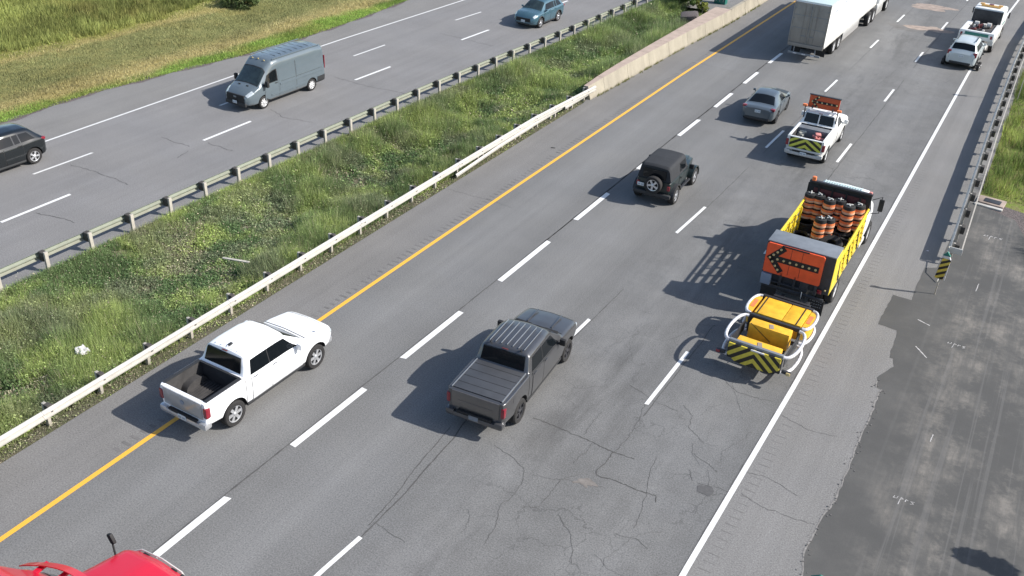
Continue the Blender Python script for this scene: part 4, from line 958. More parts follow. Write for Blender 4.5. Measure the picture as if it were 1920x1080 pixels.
def pickup(name, label, paint, loc, rz, o):
    g = lambda k, d=None: o.get(k, d)
    W = g('hw', 1.0); F, Bk = g('front', 2.85), g('rear', -3.0); cab0, cab1 = g('cab0', -1.2), g('roof_f', 0.62); cow = g('cowl', 1.42)
    zb, belt, rail, zr, zh = 0.42, g('belt', 1.27), g('rail', 1.36), g('roof', 1.93), g('hood', 1.27)
    xr = g('xr', 0.74)
    st = [(Bk, bedsec(0.62, W-0.10, W-0.07, W-0.06, rail-0.02)), (Bk+0.05, bedsec(0.56, W-0.04, W-0.02, W-0.02, rail)),
          (Bk+0.6, bedsec(0.5, W-0.02, W+0.005, W, rail)), (cab0-0.03, bedsec(0.45, W-0.02, W+0.005, W, rail)),
          (cab0, flat(0.42, W-0.02, W+0.005, W, belt+0.03, rail+0.01, 0.0, 0.1, 0.2)),
          (cab0+0.16, sec(zb, W-0.02, W+0.005, W, belt+0.02, xr+0.02, zr-0.03)), (cab0+0.55, sec(zb, W-0.02, W+0.005, W, belt, xr+0.03, zr, 0.04)),
          (cab1-0.4, sec(zb, W-0.02, W+0.005, W, belt, xr+0.02, zr, 0.04)), (cab1, sec(zb, W-0.02, W+0.005, W, belt, xr-0.02, zr-0.06, 0.045)),
          (cow, flat(zb, W-0.02, W+0.005, W, belt-0.03, zh+0.03, 0.03)), (cow+0.35, flat(zb, W-0.02, W+0.01, W, belt-0.06, zh+0.01, 0.05)),
          (F-0.5, flat(0.45, W-0.03, W+0.01, W-0.01, belt-0.13, zh-0.04, 0.05)), (F-0.14, flat(0.5, W-0.08, W-0.03, W-0.03, 1.08, zh-0.09, 0.04)),
          (F, flat(0.55, W-0.20, W-0.11, W-0.11, 1.0, zh-0.18, 0.02, 0.1, 0.25))]
    b = Body(st, 0.04); t = thing(name, label, 'pickup truck', loc, rz)
    body = link('body', b.mesh('body', paint), t)
    wr = g('wr', 0.41); axf, axr = g('axf', 1.80), g('axr', -1.80)
    cut(body, arch_cutter((axf, axr), wr+0.085, W, wr+0.03, 0.17))
    if g('open_bed', True): cut(body, box_cutter((0, (Bk+0.10+cab0-0.10)/2, 1.5), (2*W-0.30, cab0-0.10-Bk-0.10, 1.5)))
    add_wheels(t, (axf, axr), W-0.005, wr, 0.28, g('rims', 'six'))
    # windows
    gl = M['glass']; wz = -cab0
    for sx in (-1, 1):
        b.patch(cab0+0.2, cab1-0.05, sx*1.93, sx*1.96, 0.004, 14, 2, 0.01).build('roof_gutter', M['plastic'], t)
        b.patch(cow+0.12, F-0.30, sx*2.82, sx*2.87, 0.004, 14, 2, 0.01).build('hood_gap', M['plastic'], t)
        b.patch(cab0-0.055, cab0-0.035, sx*3.2, sx*6.8, 0.004, 2, 12, 0.01).build('cab_gap', M['black'], t)
        if sx > 0 and g('fuel', True): b.patch(Bk+0.55, Bk+0.72, sx*4.1, sx*4.6, 0.006, 4, 4, 0.01).build('fuel_door', paint, t)
    b.patch(cow+0.05, cow+0.085, -2.2, 2.2, 0.006, 2, 14, 0.01).build('wiper_slot', M['black'], t)
    b.patch(F-0.20, F-0.185, -2.0, 2.0, 0.004, 2, 14, 0.01).build('hood_front_gap', M['plastic'], t)
    segs = g('win', None) or [((cab0+0.34, cab0+0.20), (cab0+0.98, cab0+0.98)), ((cab0+1.01, cab0+1.01), (cab1-0.02, cow-0.30))]
    windows_side(b, t, segs, 2.12, 2.97, gl)
    for sx in (-1, 1):
        if not g('win'): b.patch(cab0+0.97, cab0+1.02, sx*2.12, sx*2.97, 0.005, 2, 4, 0.02).build('door_pillar', M['black'], t)
    b.patch(cab1+0.05, cow-0.06, -1.75, 1.75, 0.006, 10, 14, 0.03).build('windshield', gl, t)
    # rear window lies on the steep back wall of the cab
    p0 = b.P(cab0+0.015, 0); p1 = b.P(cab0+0.145, 0)
    hz_ = zr-rail
    mb = MB(); x0, x1 = W-0.22, xr-0.06; zA, zB = rail+0.05, zr-0.09
    yA = lambda z: cab0+0.0+0.16*(z-rail)/(zr-rail)-0.028
    mb.add([(-x0, yA(zA), zA), (x0, yA(zA), zA), (x1, yA(zB), zB), (-x1, yA(zB), zB), (-x0, yA(zA)+.05, zA), (x0, yA(zA)+.05, zA), (x1, yA(zB)+.05, zB), (-x1, yA(zB)+.05, zB)],
           [(0, 1, 2, 3), (7, 6, 5, 4), (1, 0, 4, 5), (2, 1, 5, 6), (3, 2, 6, 7), (0, 3, 7, 4)]); mb.build('rear_window', gl, t, smooth=0)
    MB().rbox((0, cab0+0.15, zr-0.035), (0.20, 0.05, 0.018), 0.008).build('brake_light', M['interior_red'], t)
    dsegs = g('doors', None) or [(cab0+0.20, cab0+0.98), (cab0+1.0, cow-0.20)]
    doors(b, t, dsegs, 3.12, 6.35, paint, g('handle', paint))
    MB().rbox((0, Bk-0.035, 0.56), (1.74, 0.13, 0.16), 0.04).build('rear_bumper', g('bumper', M['chrome']), t)
    pair('bumper_end', t, g('bumper', M['chrome']), lambda m, sx: m.rbox((sx*(W-0.16), Bk+0.02, 0.60), (0.28, 0.26, 0.20), 0.06))
    MB().rbox((0, Bk-0.06, 0.70), (1.1, 0.10, 0.07), 0.02).build('step_pad', M['black'], t)
    plate(t, Bk-0.115, 0.62, mat=g('plate'))
    tg = MB().rbox((0, 0, 0), (2*W-0.36, 0.05, rail-0.80), 0.025).build('tailgate', g('gate', paint), t, loc=(0, Bk-0.005, (rail+0.76)/2), smooth=30)
    MB().rbox((0, -0.03, rail-(rail+0.76)/2-0.13), (0.26, 0.02, 0.10), 0.02).build('handle', M['plastic'], tg) if g('gate_handle', True) else None
    if g('badge', None):
        g('badge', None)(tg)
    pair('tail_light', t, g('tl', M['taillight']), lambda m, sx: m.rbox((sx*(W-0.070), Bk+0.055, 1.04), (g('tlw', 0.145), 0.17, 0.34), 0.04))
    pair('headlight', t, M['headlight'], lambda m, sx: m.rbox((sx*(W-0.2), F-0.14, 0.96), (0.30, 0.22, 0.16), 0.05))
    MB().rbox((0, F-0.02, 0.86), (1.2, 0.10, 0.30), 0.04).build('grille', M['plastic'], t)
    MB().rbox((0, F-0.05, 0.60), (1.64, 0.20, 0.22), 0.07).build('front_bumper', g('bumper', M['chrome']), t)
    mirror_pair(t, g('mirror', paint), W-0.04, cow-0.42, belt-0.02, 1.0, 0.10, 0.22, 0.20)
    pair('rocker', t, M['plastic'], lambda m, sx: m.rbox((sx*(W-0.10), (axf+axr)/2, 0.42), (0.16, axf-axr-1.0, 0.10), 0.03))
    if g('open_bed', True):
        mb = MB(); n = 13; y0, y1 = Bk+0.12, cab0-0.14
        for i in range(n): mb.box((-(W-.30)+2*(W-.30)*i/(n-1), (y0+y1)/2, 0.765), (0.055, y1-y0, 0.03))
        mb.build('bed_ribs', M['bedliner'], t, kind='stuff', smooth=0)
        for sx in (-1, 1):
            m = MB(); pr = [(axr-0.46, 0.74)]+[(axr+0.40*math.cos(PI-PI*i/8), 0.80+0.24*math.sin(PI*i/8)) for i in range(9)]+[(axr+0.46, 0.74)]
            a_, b_ = sorted((sx*(W-0.14), sx*(W-0.38))); m.prism(pr, a_, b_, 'x').build('wheel_tub', M['bedliner'], t)
        mb = MB()
        for sx in (-1, 1): mb.box((sx*(W-0.12), (y0+y1)/2, rail+0.012), (0.11, y1-y0+0.05, 0.028))
        mb.box((0, cab0-0.13, rail+0.012), (2*W-0.3, 0.07, 0.02)); mb.build('bed_rail_cap', g('cap', M['plastic']), t)
    return t, b
# white crew-cab pickup
t, b = pickup('pickup_truck', 'white crew cab pickup with open black bed straddling the yellow line', M['white_paint'], (0.81, 16.72, 0), math.radians(-0.9),
   dict(cab0=-1.10, roof_f=0.66, cowl=1.42, front=2.68, rear=-2.64, axf=1.84, axr=-1.63, wr=0.405, hw=0.93, xr=0.70, handle=M['chrome'], cap=M['plastic'], bumper=M['alloy'], gate_handle=False,
        badge=lambda tg: MB().lathe([(0.075, -0.03), (0.075, -0.042), (0.05, -0.046), (0.001, -0.046)], 14, 'y', (0, 0, 0.03)).build('badge', M['grey_box'], tg)))
MB().rbox((0.0, -0.72, 1.965), (0.09, 0.16, 0.05), 0.02, Rm('X', 8)).build('roof_antenna', M['plastic'], t)
mb = MB()
for k in range(5): mb.box((-0.42+0.21*k, -0.25, 1.966-0.004*abs(k-2)), (0.02, 1.2, 0.010))
mb.build('roof_swage', M['white_paint'], t)
MB().box((0, 1.335, 1.285), (1.5, 0.10, 0.03)).build('wiper_cowl', M['black'], t)
MB().rbox((0.72, 1.95, 1.235), (0.16, 0.06, 0.02), 0.008, Rm('Z', 20)).build('hood_badge', M['chrome'], t)
# dark grey pickup with tonneau
t, b = pickup('pickup_truck', 'dark grey crew cab pickup with closed bed cover and red tail lights', M['grey_paint'], (7.43, 21.34, 0), math.radians(4.3),
   dict(cab0=-1.15, roof_f=0.62, cowl=1.38, front=2.72, rear=-2.84, axf=1.88, axr=-1.72, wr=0.40, open_bed=False, rims='five_dark', bumper=M['grey_paint'], mirror=M['black'], hw=0.94, xr=0.74, plate=M['mid_steel'], gate_handle=False, tlw=0.12, handle=M['grey_paint'],
        badge=lambda tg: MB().rbox((0, -0.03, -0.06), (1.1, 0.006, 0.13), 0.002).build('tailgate_inset', M['grey_paint'], tg)))
mb = MB(); mb.rbox((0, -1.98, 1.375), (1.58, 1.54, 0.03), 0.012).build('bed_cover', M['tonneau'], t)
mb = MB()
for k in range(4): mb.box((0, -1.42-0.34*k, 1.393), (1.54, 0.018, 0.006))
mb.build('cover_seams', M['plastic'], t)
pair('cover_rail', t, M['mid_steel'], lambda m, sx: m.box((sx*0.80, -1.98, 1.385), (0.03, 1.58, 0.03)))
for k in range(7): MB().rbox((-0.57+0.19*k, -0.22, 1.966-0.006*abs(k-3)), (0.028, 1.30, 0.02), 0.008).build('roof_rib', M['mid_steel'], t)
for sx in (-1, 1): MB().rbox((sx*0.5, -0.93, 1.955), (0.05, 0.10, 0.04), 0.015).build('roof_clip', M['black'], t)
MB().rbox((-0.05, 1.46, 1.30), (1.5, 0.12, 0.03), 0.01, Rm('Z', -3)).build('wiper_cowl', M['black'], t)
pair('hood_ridge', t, M['grey_paint'], lambda m, sx: m.rbox((sx*0.42, 2.0, 1.298), (0.05, 0.9, 0.035), 0.015, Rm('X', -2.5)))

# ---------------------------------------------------------------- cars
def car(name, label, cat, paint, loc, rz, o):
    g = lambda k, d=None: o.get(k, d)
    W = g('hw', 0.92); F, Bk = g('front', 2.3), g('rear', -2.3); zb = 0.24; belt = g('belt', 1.0); zr = g('roof', 1.65); xr = g('xr', 0.60); zh = g('hood', 1.02)
    cow, rf, rr_, dk = g('cowl', 1.15), g('roof_f', 0.35), g('roof_r', -1.75), g('deck', -2.1); zd = g('deck_z', 1.05); nose = g('nose', 0.80); tail = g('tail_z', 0.98)
    st = [(Bk, flat(0.42, W-0.28, W-0.22, W-0.22, tail-0.16, tail-0.08, 0.02, 0.1, 0.3)), (Bk+0.07, flat(0.34, W-0.10, W-0.06, W-0.06, tail-0.03, tail, 0.02, 0.1, 0.3)),
          (dk, flat(0.30, W-0.05, W-0.01, W-0.02, belt+0.03, zd, 0.02, 0.12, 0.28)),
          (rr_, sec(zb, W-0.04, W, W-0.01, belt+0.03, xr, zr-0.06, 0.03)), ((rr_*2+rf)/3, sec(zb, W-0.04, W, W-0.005, belt, xr+0.03, zr-0.01, 0.035)),
          ((rr_+rf*2)/3, sec(zb, W-0.04, W, W-0.01, belt-0.01, xr+0.03, zr, 0.035)), (rf, sec(zb, W-0.04, W, W-0.01, belt-0.03, xr-0.01, zr-0.07, 0.04)),
          (cow, flat(zb, W-0.04, W, W-0.01, belt-0.06, zh+0.01, 0.03)), ((cow+F)/2, flat(zb, W-0.04, W+0.005, W-0.02, belt-0.12, zh-0.04, 0.05)),
          (F-0.35, flat(0.26, W-0.08, W-0.02, W-0.05, nose+0.02, (zh+nose)/2+0.03, 0.05)), (F-0.1, flat(0.28, W-0.22, W-0.14, W-0.14, nose-0.08, nose+0.02, 0.03, 0.12, 0.35)),
          (F, flat(0.32, W-0.40, W-0.30, W-0.30, nose-0.2, nose-0.12, 0.02, 0.12, 0.35))]
    b = Body(st, g('sy', 0.07)); t = thing(name, label, cat, loc, rz)
    body = link('body', b.mesh('body', paint), t); wr = g('wr', 0.34); axf, axr = g('axf', 1.35), g('axr', -1.35)
    cut(body, arch_cutter((axf, axr), wr+0.055, W, wr+0.02, 0.30)); add_wheels(t, (axf, axr), W-0.01, wr, 0.22, g('rims', 'five'))
    gl = g('glass', M['glass'])
    windows_side(b, t, g('win'), 2.14, 2.90, gl)
    b.patch(rf+0.05, cow-0.05, -1.8, 1.8, 0.006, 10, 14, 0.03).build('windshield', g('front_glass', gl), t)
    b.patch(dk+g('rg', 0.06), rr_-0.03, -1.6, 1.6, 0.006, 10, 14, 0.03).build('rear_window', M['glass'], t)
    doors(b, t, g('doors'), 3.15, 6.2, paint, g('handle', paint))
    pair('tail_light', t, M['taillight'], lambda m, sx: m.rbox((sx*(W-0.15), Bk+0.17, tail-0.07), (0.24, 0.22, g('tlh', 0.14)), 0.05))
    pair('headlight', t, M['headlight'], lambda m, sx: b.patch(F-0.42, F-0.16, sx*1.9, sx*3.4, 0.010, 6, 6, 0.02, m))
    gy = F-0.035
    MB().rbox((0, gy, nose-0.22), (g('gw', 1.0), 0.09, 0.26), 0.05).build('grille', M['black'], t)
    MB().rbox((0, F-0.04, 0.34), (1.1, 0.10, 0.12), 0.04).build('lower_intake', M['plastic'], t)
    MB().rbox((0, Bk+0.03, 0.42), (1.3, 0.12, 0.16), 0.05).build('rear_valance', M['plastic'], t)
    plate(t, F+0.018, nose-0.30); plate(t, Bk-0.012, g('rplate', tail-0.22))
    mirror_pair(t, g('mirror', paint), W-0.05, cow-0.42, belt-0.01, 0.8, 0.04, 0.16, 0.18)
    if g('cladding', False):
        for y in (axf, axr):
            for sx in (-1, 1):
                pts = [(sx*(W+0.004), y+(wr+0.075)*math.cos(PI*i/12), wr+0.02+(wr+0.075)*math.sin(PI*i/12)) for i in range(13)]
                MB().tube(pts, 0.028, 6).build('arch_trim', M['plastic'], t)
    pair('rocker', t, M['plastic'], lambda m, sx: m.rbox((sx*(W-0.07), (axf+axr)/2, 0.28), (0.12, axf-axr-0.85, 0.10), 0.03))
    return t, b
def winset(rf, cow, rr_, dk, third=True):
    b_ = (rf+rr_)/2-0.05
    segs = [((b_+0.03, b_+0.03), (rf-0.02, cow-0.40)), ((rr_+0.62, rr_+0.60), (b_-0.03, b_-0.03))]
    if third: segs.append(((rr_+0.14, dk+0.34), (rr_+0.56, rr_+0.54)))
    return segs
car('sedan', 'grey sedan driving between the semi trailer and the black off-roader', 'car', M['sedan_paint'], (6.52, 50.75, 0), math.radians(3.0),
    dict(hw=0.90, front=2.25, rear=-2.30, roof=1.46, belt=0.96, xr=0.56, hood=0.98, cowl=1.05, roof_f=0.20, roof_r=-1.05, deck=-1.72, deck_z=1.05, tail_z=1.04, nose=0.74, axf=1.28, axr=-1.28, wr=0.33, rims='five_dark',
         win=winset(0.20, 1.05, -1.05, -1.55, False), doors=[(-0.95, -0.15), (-0.12, 0.78)]))
car('compact_suv', 'teal blue compact SUV coming towards the camera on the far carriageway', 'car', M['blue_paint'], (-12.45, 59.2, 0), math.radians(180-2.2),
    dict(hw=0.92, front=2.1, rear=-2.15, roof=1.66, belt=1.04, xr=0.60, hood=1.06, cowl=1.05, roof_f=0.30, roof_r=-1.55, deck=-1.98, deck_z=1.10, tail_z=1.05, nose=0.82, axf=1.20, axr=-1.22, wr=0.35, cladding=True,
         win=winset(0.30, 1.05, -1.55, -1.98), doors=[(-0.85, -0.10), (-0.07, 0.72)], gw=1.15, front_glass=M['glass_clear']))
car('compact_suv', 'black compact SUV cut off by the left edge on the far carriageway', 'car', M['black_paint'], (-19.62, 22.42, 0), math.radians(180-2.0),
    dict(hw=0.92, front=2.3, rear=-2.1, roof=1.66, belt=1.06, xr=0.60, hood=1.04, cowl=1.2, roof_f=0.42, roof_r=-1.45, deck=-1.92, deck_z=1.12, tail_z=1.10, nose=0.80, axf=1.32, axr=-1.35, wr=0.36, tlh=0.13,
         win=winset(0.42, 1.2, -1.45, -1.92), doors=[(-0.90, -0.02), (0.01, 0.86)]))
t, b = car('towed_suv', 'pale silver SUV on a wheel lift behind the tow truck, white edge line side', 'car', M['silver_paint'], (14.45, 69.0, 0), math.radians(-1.5),
    dict(hw=0.92, front=2.2, rear=-2.2, roof=1.72, belt=1.08, xr=0.64, hood=1.08, cowl=1.1, roof_f=0.35, roof_r=-1.75, deck=-2.08, deck_z=1.14, tail_z=1.08, nose=0.86, axf=1.30, axr=-1.30, wr=0.35, tlh=0.3, cladding=True,
         win=winset(0.35, 1.1, -1.75, -2.08), doors=[(-0.9, -0.05), (-0.02, 0.80)]))
pair('roof_bar', t, M['plastic'], lambda m, sx: m.rbox((sx*0.56, -0.7, 1.75), (0.05, 1.7, 0.04), 0.015))
MB().rbox((0, -2.16, 0.75), (1.5, 0.05, 0.20), 0.03).build('tailgate_trim', M['grey_box'], t)
t = thing('tow_dolly', 'low steel tow dolly with small wheels under the silver SUV', 'tow dolly', (14.45, 67.7, 0), math.radians(-1.5))
MB().rbox((0, 0, 0.22), (2.1, 0.14, 0.12), 0.03).rbox((0, 0.75, 0.22), (1.9, 0.10, 0.10), 0.03).build('frame', M['dark_steel'], t)
add_wheels(t, (-0.32, 0.32), 1.16, 0.21, 0.17, 'steel')
o = car('maroon_car', 'dark maroon car at the top edge above the tow truck', 'car', M['maroon_paint'], (14.4, 94.6, 0), math.radians(-4),
    dict(hw=0.92, front=2.2, rear=-2.2, roof=1.66, belt=1.04, xr=0.60, hood=1.04, cowl=1.1, roof_f=0.3, roof_r=-1.65, deck=-2.05, deck_z=1.1, tail_z=1.05, nose=0.82, win=winset(0.3, 1.1, -1.65, -2.05), doors=[(-0.9, -0.05), (-0.02, 0.8)]))

# ---------------------------------------------------------------- cargo van
W = 1.0; zb = 0.34
def vs(zbelt, xr, zr, w=W, crown=0.02): return [(0, zb), (w-0.1, zb), (w-0.02, zb+0.08), (w+0.01, 0.80), (w, zbelt), (w-0.02, zbelt+0.09), (xr+0.05, zr-0.22), (xr-0.10, zr-0.03), (0, zr+crown)]
st = [(-2.98, vs(1.2, 0.80, 2.36, W-0.08)), (-2.93, vs(1.2, 0.86, 2.42, W-0.02)), (-2.2, vs(1.2, 0.88, 2.50)), (0.6, vs(1.2, 0.87, 2.50)), (1.0, vs(1.2, 0.84, 2.46)),
      (1.36, vs(1.2, 0.78, 2.22)), (1.45, vs(1.2, 0.76, 2.14)), (2.13, [(0, zb), (W-.1, zb), (W-.03, zb+.08), (W, .78), (W-.02, 1.14), (W-.05, 1.20), (W-.14, 1.25), (W-.3, 1.29), (0, 1.34)]),
      (2.5, [(0, zb), (W-.12, zb), (W-.04, zb+.08), (W-.01, .75), (W-.05, 1.0), (W-.08, 1.06), (W-.2, 1.12), (W-.36, 1.16), (0, 1.22)]),
      (2.80, [(0, .36), (W-.24, .36), (W-.14, .44), (W-.1, .68), (W-.14, .86), (W-.18, .90), (W-.3, .97), (W-.45, 1.0), (0, 1.04)]),
      (2.95, [(0, .40), (W-.42, .40), (W-.32, .46), (W-.26, .64), (W-.28, .78), (W-.32, .80), (W-.42, .84), (W-.55, .86), (0, .88)])]
b = Body(st, 0.06)
t = thing('cargo_van', 'blue grey long cargo van driving left on the far carriageway', 'van', (-16.42, 36.83, 0), math.radians(180-1.6))
t.scale = (0.95, 0.985, 0.95)
body = link('body', b.mesh('body', M['van_paint']), t); cut(body, arch_cutter((1.86, -1.84), 0.41, W, 0.37, 0.3)); add_wheels(t, (1.86, -1.84), W-0.01, 0.35, 0.23, 'steel')
b.patch(1.46, 2.14, -1.93, 1.93, 0.003, 10, 16, 0.03).build('windshield_seal', M['black'], t)
b.patch(1.50, 2.10, -1.85, 1.85, 0.008, 10, 16, 0.03).build('windshield', M['glass_clear'], t)
for sx in (-1, 1):
    b.patch((0.82, 0.80), (1.40, 1.86), sx*2.35, sx*3.05, 0.008, 8, 6, 0.03).build('side_window', M['glass'], t)
    b.patch((0.76, 0.74), (1.46, 1.92), sx*2.30, sx*3.10, 0.002, 8, 6, 0.02).build('window_seal', M['black'], t)
    b.patch(-2.70, 0.55, sx*3.86, sx*3.91, 0.012, 14, 2, 0.02).build('door_track', M['black'], t)
    b.patch(0.725, 1.765, sx*3.12, sx*6.03, 0.004, 8, 8, 0.012).build('door_gap', M['black'], t)
    b.patch(-0.65, -0.62, sx*2.2, sx*6.2, 0.005, 2, 10, 0.012).build('panel_gap', M['black'], t)
    d = b.patch(0.74, 1.75, sx*3.15, sx*6.0, 0.007, 8, 8, 0.012).build('door', M['van_paint'], t)
    MB().rbox(b.P(0.90, sx*3.7)+Vector((sx*0.03, 0, 0)), (0.03, 0.2, 0.04), 0.012).build('handle', M['plastic'], d)
    b.patch(-0.62, 0.66, sx*2.25, sx*6.2, 0.006, 8, 10, 0.012).build('cargo_panel', M['van_paint'], t)
    b.patch(-2.80, -0.70, sx*2.25, sx*3.75, 0.006, 8, 8, 0.012).build('cargo_panel', M['van_paint'], t)
    for w_ in (4.15, 5.3): b.patch(-2.75 if w_ < 5 else -1.35, 0.62 if w_ < 5 else 1.3, sx*w_, sx*(w_+0.30), 0.030, 12, 3, 0.02).build('side_swage', M['van_paint'], t)
    b.patch(-1.40, 1.40, sx*6.25, sx*6.95, 0.018, 10, 3, 0.02).build('rocker', M['grey_paint'], t)
    b.patch(-2.93, -2.30, sx*5.2, sx*6.9, 0.02, 4, 4, 0.02).build('rear_corner_bumper', M['plastic'], t)
    b.patch(2.50, 2.86, sx*2.0, sx*3.9, 0.014, 6, 6, 0.03).build('headlight', M['headlight'], t)
    m = MB(); m.rbox((sx*1.17, 1.72, 1.36), (0.20, 0.16, 0.34), 0.05).box((sx*1.03, 1.74, 1.28), (0.14, 0.06, 0.06)); m.build('side_mirror', M['black'], t)
    MB().rbox((sx*0.52, 2.885, 0.50), (0.22, 0.08, 0.10), 0.03).build('fog_lamp', M['headlight'], t)
    MB().rbox((sx*0.93, -2.965, 1.45), (0.10, 0.05, 0.75), 0.02).build('tail_light', M['taillight'], t)
MB().rbox((0, 2.93, 0.72), (1.30, 0.10, 0.42), 0.06).build('grille', M['black'], t)
MB().rbox((0, 2.94, 0.42), (1.5, 0.12, 0.22), 0.05).build('front_bumper', M['plastic'], t)
MB().rbox((0, 2.99, 0.80), (0.20, 0.02, 0.09), 0.03).build('badge', M['mid_steel'], t)
plate(t, 3.03, 0.52)
for k in range(3):
    MB().rbox((-0.42+0.42*k, 1.12, 2.44-0.03*abs(k-1)), (0.10, 0.06, 0.04), 0.015).build('marker_lamp', M['lamp_off'], t)
    MB().rbox((-0.3+0.3*k, 2.32, 1.28), (0.16, 0.06, 0.015), 0.005, Rm('X', -17)).build('hood_vent', M['black'], t) if k != 1 else None
mb = MB()
for k in range(8): mb.rbox((0, 0.35-0.42*k, 2.512), (1.10, 0.05, 0.010), 0.004)
mb.build('roof_ribs', M['van_paint'], t)
pair('roof_gutter', t, M['van_paint'], lambda m, sx: m.rbox((sx*0.80, -0.95, 2.475), (0.05, 3.7, 0.04), 0.012))

# ---------------------------------------------------------------- black two-door off-roader with spare wheel
t = thing('off_roader', 'black two door off-roader with fabric roof and rear spare wheel', 'off-road car', (5.75, 37.9, 0), math.radians(1.6))
P_ = M['dark_green_paint']
zb = 0.5
def js(xw, zt): return [(0, zb), (xw-.1, zb), (xw-.02, zb+.06), (xw, .8), (xw, zt-.06), (xw-.005, zt-.02), (xw-.02, zt), (xw-.1, zt+.005), (0, zt+.01)]
st = [(-1.78, js(.74, 1.10)), (-1.74, js(.78, 1.12)), (-0.6, js(.79, 1.12)), (0.5, js(.79, 1.14)), (0.56, js(.76, 1.18)), (1.2, js(.66, 1.16)), (1.72, js(.58, 1.10)), (1.78, js(.55, 1.04))]
b = Body(st, 0.03); body = link('body', b.mesh('body', P_), t); cut(body, arch_cutter((1.27, -1.22), 0.47, .78, .42, .30)); add_wheels(t, (1.27, -1.22), 0.93, 0.40, 0.26, 'off')
for y in (1.27, -1.22):
    for sx in (-1, 1):
        m = MB(); n = 12; R0 = 0.47; outer = []
        a0, a1 = (-10, 170) if y > 0 else (8, 172)
        pr = [(y+R0*math.cos(math.radians(a0+(a1-a0)*i/n)), .42+R0*0.95*math.sin(math.radians(a0+(a1-a0)*i/n))) for i in range(n+1)]
        pr2 = [(y+(R0+.06)*math.cos(math.radians(a0+(a1-a0)*i/n)), .42+(R0*0.95+.05)*math.sin(math.radians(a0+(a1-a0)*i/n))) for i in range(n+1)]
        x0, x1 = sorted((sx*(0.60 if y > 0 else 0.76), sx*0.94))
        for i in range(n): m.add([(x, *p) for x in (x0, x1) for p in (pr[i], pr[i+1], pr2[i+1], pr2[i])], [(3, 2, 1, 0), (4, 5, 6, 7), (0, 1, 5, 4), (1, 2, 6, 5), (2, 3, 7, 6), (3, 0, 4, 7)])
        m.build('fender', M['plastic'] if y < 0 else P_, t)
ts = lambda w0, w1, z0, z1: [(0, z0), (w0-.1, z0), (w0-.01, z0+.01), (w0-.005, z0+.04), ((w0*.75+w1*.25), z0+(z1-z0)*.25), ((w0+w1)/2, z0+(z1-z0)*.5), (w1+.02, z1-.12), (w1-.08, z1-.02), (0, z1+.01)]
st = [(-1.76, ts(.77, .64, 1.12, 1.74)), (-1.66, ts(.77, .66, 1.12, 1.82)), (-0.8, ts(.78, .67, 1.12, 1.86)), (0.15, ts(.78, .66, 1.13, 1.85)), (0.24, ts(.78, .65, 1.13, 1.80)), (0.52, ts(.76, .62, 1.14, 1.30))]
tb = Body(st, 0.02); link('fabric_roof', tb.mesh('fabric_roof', M['soft_top']), t)
tb.patch(0.28, 0.50, -1.7, 1.7, 0.012, 6, 10, 0.02).build('windshield', M['glass'], t)
for sx in (-1, 1):
    tb.patch((-0.62, -0.62), (0.12, 0.22), sx*2.3, sx*4.3, 0.006, 6, 5, 0.02).build('side_window', M['glass'], t)
    d = b.patch(-0.66, 0.42, sx*2.3, sx*6.3, 0.010, 8, 8, 0.012).build('door', P_, t)
    MB().rbox((sx*0.83, -0.5, 0.98), (0.03, 0.16, 0.04), 0.01).build('handle', M['black'], d)
    MB().rbox((sx*0.97, 0.36, 1.22), (0.22, 0.10, 0.22), 0.04).build('side_mirror', M['black'], t)
    MB().rbox((sx*0.70, -1.80, 0.88), (0.13, 0.07, 0.20), 0.02).build('tail_light', M['taillight'], t)
    MB().rbox((sx*0.40, 1.80, 0.92), (0.2, 0.05, 0.2), 0.08).build('headlight', M['headlight'], t)
    MB().rbox((sx*0.83, 0, 0.46), (0.10, 1.5, 0.07), 0.02).build('side_step', M['dark_steel'], t)
MB().rbox((0, -1.775, 1.42), (1.05, 0.03, 0.40), 0.05).build('rear_window', M['glass'], t)
MB().rbox((0, -1.86, 0.52), (1.7, 0.18, 0.17), 0.05).build('rear_bumper', M['plastic'], t)
MB().rbox((0, 1.88, 0.55), (1.6, 0.18, 0.17), 0.05).build('front_bumper', M['plastic'], t)
tyre, rim = wheel_meshes(0.39, 0.25, 'five')
o = link('spare_wheel', tyre, t, loc=(0.05, -1.95, 0.98), rot=(0, 0, -PI/2)); link('rim', rim, o, rot=(0.5, 0, 0))
plate(t, -1.84, 0.83, -0.56)
MB().box((0, 1.1, 1.185), (0.9, 1.1, 0.03), None, (.9, .9)).build('hood', P_, t)

# ---------------------------------------------------------------- white service pickup with arrow board
def arrow_panel(t, name, w, h, mats, nsh=6, hy=-0.03, s=1.0):
    """flat board facing -y, its centre at its origin; arrow points to -x"""
    bd = MB().rbox((0, 0, 0), (w, 0.05, h), 0.03).build(name, mats[0], t)
    return bd
t, b = pickup('service_pickup', 'white road service pickup with striped tailgate and roof arrow board', M['white_old'], (10.15, 47.25, 0), math.radians(0.6),
   dict(cab0=-0.45, roof_f=0.70, cowl=1.40, front=2.75, rear=-2.72, axf=1.72, axr=-1.70, wr=0.39, hw=0.94, gate=M['chevron_gate'], gate_handle=False, rims='steel', bumper=M['white_old'], cap=M['white_old'],
        win=[((0.02, -0.10), (0.20, 0.20)), ((0.25, 0.25), (0.62, 0.98))], doors=[(0.0, 1.16)]))
MB().rbox((0, -2.765, 1.37), (1.78, 0.08, 0.05), 0.02).build('tailgate_rail', M['white_old'], t)
MB().box((0, -0.49, 1.66), (0.05, 0.04, 0.50), Rm('X', -14)).build('window_bar', M['white_old'], t)
MB().rbox((0, -2.79, 0.78), (1.62, 0.07, 0.09), 0.02).build('bumper_band', M['white_old'], t)
